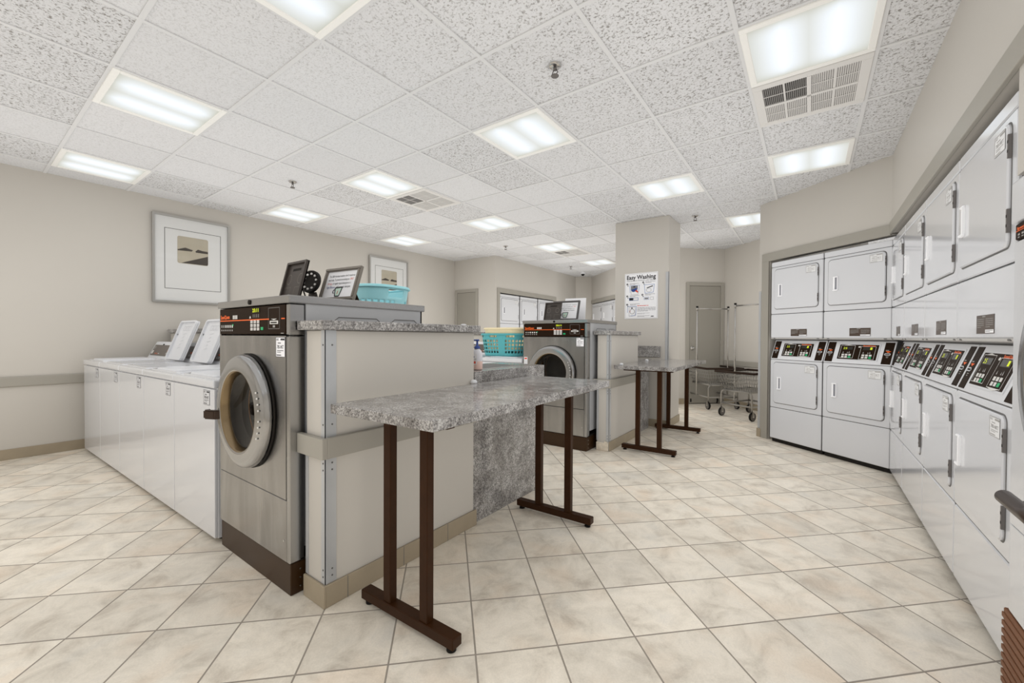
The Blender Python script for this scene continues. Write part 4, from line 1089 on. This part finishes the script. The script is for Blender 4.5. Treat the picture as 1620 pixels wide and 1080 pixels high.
sign_frame('grey framed detergent notice on the nearest steel washer, beside a round dial', (-2.115, 1.26, Z1+.001), R(7), .285, .20, M_GFRAME)
t = thing('round_dial_rack', 'round black dial with white pegs behind the brown tray', 'dial', (-2.285, 1.215, Z1+.001), R(18))
M = Matrix.Translation((0, 0, .118)) @ Matrix.Rotation(R(-10), 4, 'X') @ Matrix.Rotation(R(90), 4, 'X')
b = BM(); lathe(b, [(0, .0), (.05, .0), (.053, .003), (.057, .008), (.063, .008), (.065, .002), (.065, -.010), (0, -.012)], M, 40, 0)
for k in range(10):
    a = R(36*k+10); cyl(b, M @ Vector((.044*math.cos(a), .044*math.sin(a), 0)), M @ Vector((.044*math.cos(a), .044*math.sin(a), .008)), .0062, 1, 10)
link('dial_plate', b, [M_DARK, M_PRINTW], t)
b = BM(); prism(b, [(.0, .001), (.04, .001), (.04, .01), (.022, .06), (.013, .06)], -.025, .025, 'x', 0, .002, 1); link('stand', b, M_BLKP, t)

sign_frame('dark grey framed detergent notice on the farther steel washer', (-2.30, 4.20, Z1+.001), R(4), .33, .24, M_DFRAME)
detergent_tray('dark grey plastic tray leaning on the farther steel washer, overlapping the sign', (-2.385, 4.06, Z1+.001), R(2), .21, .215, 14)
t = thing('paper_card', 'white card propped up behind the dark framed notice', 'card', (-2.30, 4.46, Z1+.001), R(10))
b = BM(); M = Matrix.Rotation(R(-8), 4, 'X') @ frame((0, 0, 0), (1, 0, 0), (0, -1, 0)); slab(b, M, [(-.13, 0), (.13, 0), (.13, .285), (-.13, .285)], -.002, .002, 0); link('card_sheet', b, M_PAPER, t)
b = BM(); c0 = M @ Vector((0, .2, -.002)); tube(b, [c0, (0, c0.y+.06, .003)], .003); link('prop', b, M_WIRE, t)

# ------------------------------------------------------------------ laundry baskets
def make_basket(name, label, L, Wd, Hh, mt, rows, slots, loc, rz, grip=None, taper=.80, band=(.12, .82), gz=(.86, .95), fill=.62):
    t = thing(name, label, 'laundry basket', loc, rz, 'plastic laundry baskets')
    NU = 120
    GW = 4
    def ring(s, z):
        pts = rrect(L*s, Wd*s, min(L, Wd)*s*.38, 14); per = []
        # resample evenly
        P = [Vector((p[0], p[1], 0)) for p in pts]; P.append(P[0]); seg = [(P[i+1]-P[i]).length for i in range(len(P)-1)]; tot = sum(seg)
        out = []; i = 0; acc = 0
        for k in range(NU):
            d = tot*k/NU
            while acc+seg[i] < d: acc += seg[i]; i += 1
            q = P[i].lerp(P[i+1], (d-acc)/seg[i] if seg[i] else 0); out.append(Vector((q.x, q.y, z)))
        return out
    zs = [0, .02]; nr = rows
    z0, z1 = band[0]*Hh, band[1]*Hh
    for r_ in range(nr):
        a = z0+(z1-z0)*r_/nr; c = z0+(z1-z0)*(r_+fill)/nr; zs += [a, c]
    zs += [z1, Hh*gz[0], Hh*gz[1], Hh]
    zs = sorted(set(round(z, 5) for z in zs))
    holes = set()
    for r_ in range(nr): holes.add(round(z0+(z1-z0)*r_/nr, 5))
    b = BM(); rings = []
    for z in zs:
        s = taper+(1-taper)*(z/Hh)
        rings.append([b.verts.new(p) for p in ring(s, z)])
    cgap = set()
    for k in range(NU):
        # solid pillars at the four sides' middles and corners
        ang = k/NU
        if (k % 30) in (0, 1, 2, 27, 28, 29) : cgap.add(k)
    gripz = {round(Hh*gz[0], 5)}
    for i in range(len(zs)-1):
        for k in range(NU):
            if zs[i] in holes and k not in cgap and k % slots != 0 and not (slots > 3 and k % slots == 1): continue
            if zs[i] in gripz and grip == 'ends' and abs(rings[0][k].co.y) < .06 and abs(rings[0][k].co.x) > L*.3: continue
            if zs[i] in gripz and grip and grip != 'ends' and any(abs(((k-g+60) % 120)-60) < GW for g in grip): continue
            b.faces.new([rings[i][k], rings[i][(k+1) % NU], rings[i+1][(k+1) % NU], rings[i+1][k]]).smooth = True
    b.faces.new(rings[0][::-1])
    o = link('basket_wall', b, mt, t)
    md = o.modifiers.new('thick', 'SOLIDIFY'); md.thickness = .004; md.offset = 0
    b = BM(); tube(b, ring(1.005, Hh), .009, 0, 8, True); tube(b, ring(1.03, Hh-.008), .007, 0, 8, True); link('rim', b, mt, t)
    return t
make_basket('laundry_basket', 'pale aqua plastic basket behind the top of the nearest steel washer', .66, .42, .292, M_SKYB, 1, 3, (-2.79, 1.93, CAPZ+.045), R(2), 'ends', .86, (.34, .68), (.74, .92), .92)
make_basket('laundry_basket', 'teal plastic laundry basket with rows of square holes, on a washer', .62, .44, .27, M_TEALB, 4, 3, (-3.10, 4.17, .952), R(4), (8, 22, 52, 68, 82, 98, 112, 38), .86, (.14, .8))
make_basket('laundry_basket', 'cream plastic basket nested inside the teal basket', .585, .405, .27, M_CREAM, 3, 3, (-3.08, 4.17, 1.022), R(4), None, .84, (.2, .75))

# ------------------------------------------------------------------ soap bottle
t = thing('soap_bottle', 'clear pump bottle of pink hand soap with a blue pump', 'soap bottle', (-1.80, 2.09, .969))
I4 = Matrix.Scale(.72, 4, (0, 1, 0))
b = BM(); lathe(b, [(0, .001), (.036, .001), (.040, .008), (.041, .058)], I4, 28, 1); lathe(b, [(.041, .058), (.040, .10), (.033, .125), (.018, .138), (.014, .142), (0, .142)], I4, 28, 0); 
M = frame((0, -.0302, .03), (1, 0, 0), (0, -1, 0)); rect(b, M, -.024, .005, .024, .075, 0, 2); greek(b, M, -.02, .05, .02, .062, 1, .0008, 3, .7, 21); rect(b, M, -.014, .012, .014, .028, .0008, 4); greek(b, M, -.02, .03, .02, .046, 3, .0008, 5, .4, 6)
link('bottle', b, [M_SOAPC, M_SOAP, M_PAPER, M_DKBLUE, M_RED, M_PRINTG], t)
b = BM(); lathe(b, [(.019, .140), (.019, .156), (.008, .160), (.006, .190), (.014, .192), (.014, .202), (0, .203)], Matrix.Identity(4), 20); tube(b, [(0, 0, .197), (-.03, -.006, .197), (-.036, -.007, .19)], .005); link('pump', b, M_PUMP, t)

# ------------------------------------------------------------------ wire laundry carts
def make_cart(label, w=.50, d=.62, hz=.68, pole=1.72):
    t = thing('laundry_cart', label, 'laundry cart', group='wire laundry carts in the alcove')
    zb, zf = .40, .17
    b = BM(); r = .0125
    for sx in (-1, 1):
        for sy in (-1, 1):
            x, y = sx*w/2, sy*d/2
            tube(b, [(x, y, .12), (x, y, zb-.05), (x-sx*.015, y, zb-.015), (x-sx*.05, y, zb)], r, 0, 8)
        tube(b, [(sx*w/2, -d/2, zf+.03), (sx*w/2, d/2, zf+.03)], r, 0, 8)
    for sy in (-1, 1): tube(b, [(-w/2, sy*d/2, zf+.03), (w/2, sy*d/2, zf+.03)], r, 0, 8); tube(b, [(-w/2+.04, sy*d/2, zb), (w/2-.04, sy*d/2, zb)], r, 0, 8)
    for sx in (-1, 1): tube(b, [(sx*(w/2-.04), -d/2, zb), (sx*(w/2-.04), d/2, zb)], r, 0, 8)
    link('chassis', b, M_WIRE, t)
    b = BM(); bw, bd, tw, td = w/2-.03, d/2-.02, w/2+.06, d/2+.05
    def ringp(s): 
        x, y, z = bw+(tw-bw)*s, bd+(td-bd)*s, zb+.015+(hz-zb-.015)*s
        return [(-x, -y, z), (x, -y, z), (x, y, z), (-x, y, z)]
    for s in (0, .2, .42, .64, .86): tube(b, ringp(s), .0042, 0, 5, True)
    A, B = ringp(0), ringp(1)
    for i in range(4):
        n = 12
        for k in range(n):
            p = Vector(A[i]).lerp(Vector(A[(i+1) % 4]), k/n); q = Vector(B[i]).lerp(Vector(B[(i+1) % 4]), k/n); tube(b, [p, q], .0034, 0, 4)
    for k in range(1, 10):
        y = -bd+2*bd*k/10; tube(b, [(-bw, y, zb+.015), (bw, y, zb+.015)], .0034, 0, 4)
        x = -bw+2*bw*k/10; tube(b, [(x, -bd, zb+.015), (x, bd, zb+.015)], .0034, 0, 4)
    link('wire_basket', b, M_WIRE, t)
    b = BM()
    for i in range(4):
        p, q = Vector(B[i]), Vector(B[(i+1) % 4]); dd = (q-p).normalized()
        box_ = [p-dd*.012, q+dd*.012]; tube(b, box_, .017, 0, 8)
    link('rim_bumper', b, mat('brown_rubber_bumper', srgb(44, 32, 25), .5, spec=.2, noise=.1), t)
    b = BM()
    for sx in (-1, 1): tube(b, [(sx*(w/2+.03), .02, .2), (sx*(w/2+.03), .02, pole)], .0135, 0, 10)
    tube(b, [(-w/2-.03, .02, pole-.03), (w/2+.03, .02, pole-.03)], .0115, 0, 10)
    for sx in (-1, 1): cyl(b, (sx*(w/2+.03), .02, pole-.05), (sx*(w/2+.03), .02, pole-.012), .018, 0, 12); cyl(b, (sx*(w/2+.03), .02, pole-.012), (sx*(w/2+.03), .02, pole+.014), .019, 1, 12)
    link('hanging_rail', b, [M_CHROME, M_RUB], t)
    for sx in (-1, 1):
        for sy in (-1, 1):
            x, y = sx*w/2, sy*d/2; sw = .02
            b = BM(); box(b, (x-.018, y-.018+sw, .12), (x+.018, y+.018, .135), 0); 
            for s in (-1, 1): box(b, (x+s*.017-.002, y-.012, .055), (x+s*.017+.002, y+.03, .125), 0)
            cs = link('caster', b, M_WIRE, t)
            b = BM(); M = Matrix.Translation((x, y+.012, .0645)) @ Matrix.Rotation(R(90), 4, 'Y')
            lathe(b, [(.012, -.014), (.045, -.012), (.052, -.014), (.061, -.013), (.064, -.006), (.064, .006), (.061, .013), (.052, .014), (.045, .012), (.012, .014)], M, 28, 0, [1, 1, 0, 0, 0, 0, 0, 1, 1]); cyl(b, M @ Vector((0, 0, -.02)), M @ Vector((0, 0, .02)), .01, 2, 10)
            link('wheel', b, [M_RUB, M_WHEEL, M_CHROME], cs)
    return t
c1 = make_cart('wire laundry cart half hidden by the diagonal wall corner, nearer one')
c1.location = (-.72, 7.12, 0); c1.rotation_euler = (0, 0, R(-30))
dup(c1, 'wire laundry cart standing in front of the alcove door', (-1.36, 7.82, 0), R(40))

# ------------------------------------------------------------------ world, camera, render look
w = bpy.data.worlds.new('World'); scene.world = w; w.use_nodes = True
bg = w.node_tree.nodes['Background']; bg.inputs['Color'].default_value = (1, .985, .96, 1); bg.inputs['Strength'].default_value = .3
ac = R(54.095); pit, rol = .01157, .00495
Rr = Vector((math.sin(ac), math.cos(ac), 0)); F0 = Vector((-math.cos(ac), math.sin(ac), 0)); Z = Vector((0, 0, 1))
F = F0*math.cos(pit)-Z*math.sin(pit); U = F0*math.sin(pit)+Z*math.cos(pit)
r2 = Rr*math.cos(rol)+U*math.sin(rol); u2 = U*math.cos(rol)-Rr*math.sin(rol)
cd = bpy.data.cameras.new('camera'); co = bpy.data.objects.new('camera', cd); COL.objects.link(co)
co.matrix_world = Matrix(((r2.x, u2.x, -F.x, 0), (r2.y, u2.y, -F.y, 0), (r2.z, u2.z, -F.z, CAM_H), (0, 0, 0, 1)))
cd.sensor_width = 36; cd.sensor_fit = 'HORIZONTAL'; cd.lens = 651.15/1620*36; cd.clip_start = .02
scene.camera = co
vs = scene.view_settings
vs.view_transform = 'Standard'; vs.look = 'None'; vs.exposure = 0.0; vs.gamma = 1.0
cy = scene.cycles
cy.max_bounces = 10; cy.diffuse_bounces = 6; cy.glossy_bounces = 4; cy.transparent_max_bounces = 8
cy.sample_clamp_indirect = 6; cy.caustics_reflective = False; cy.caustics_refractive = False
cy.use_denoising = True
cy.use_fast_gi = True; cy.fast_gi_method = 'ADD'; cy.ao_bounces = 1; cy.ao_bounces_render = 1
w.light_settings.ao_factor = .64; w.light_settings.distance = 1.2
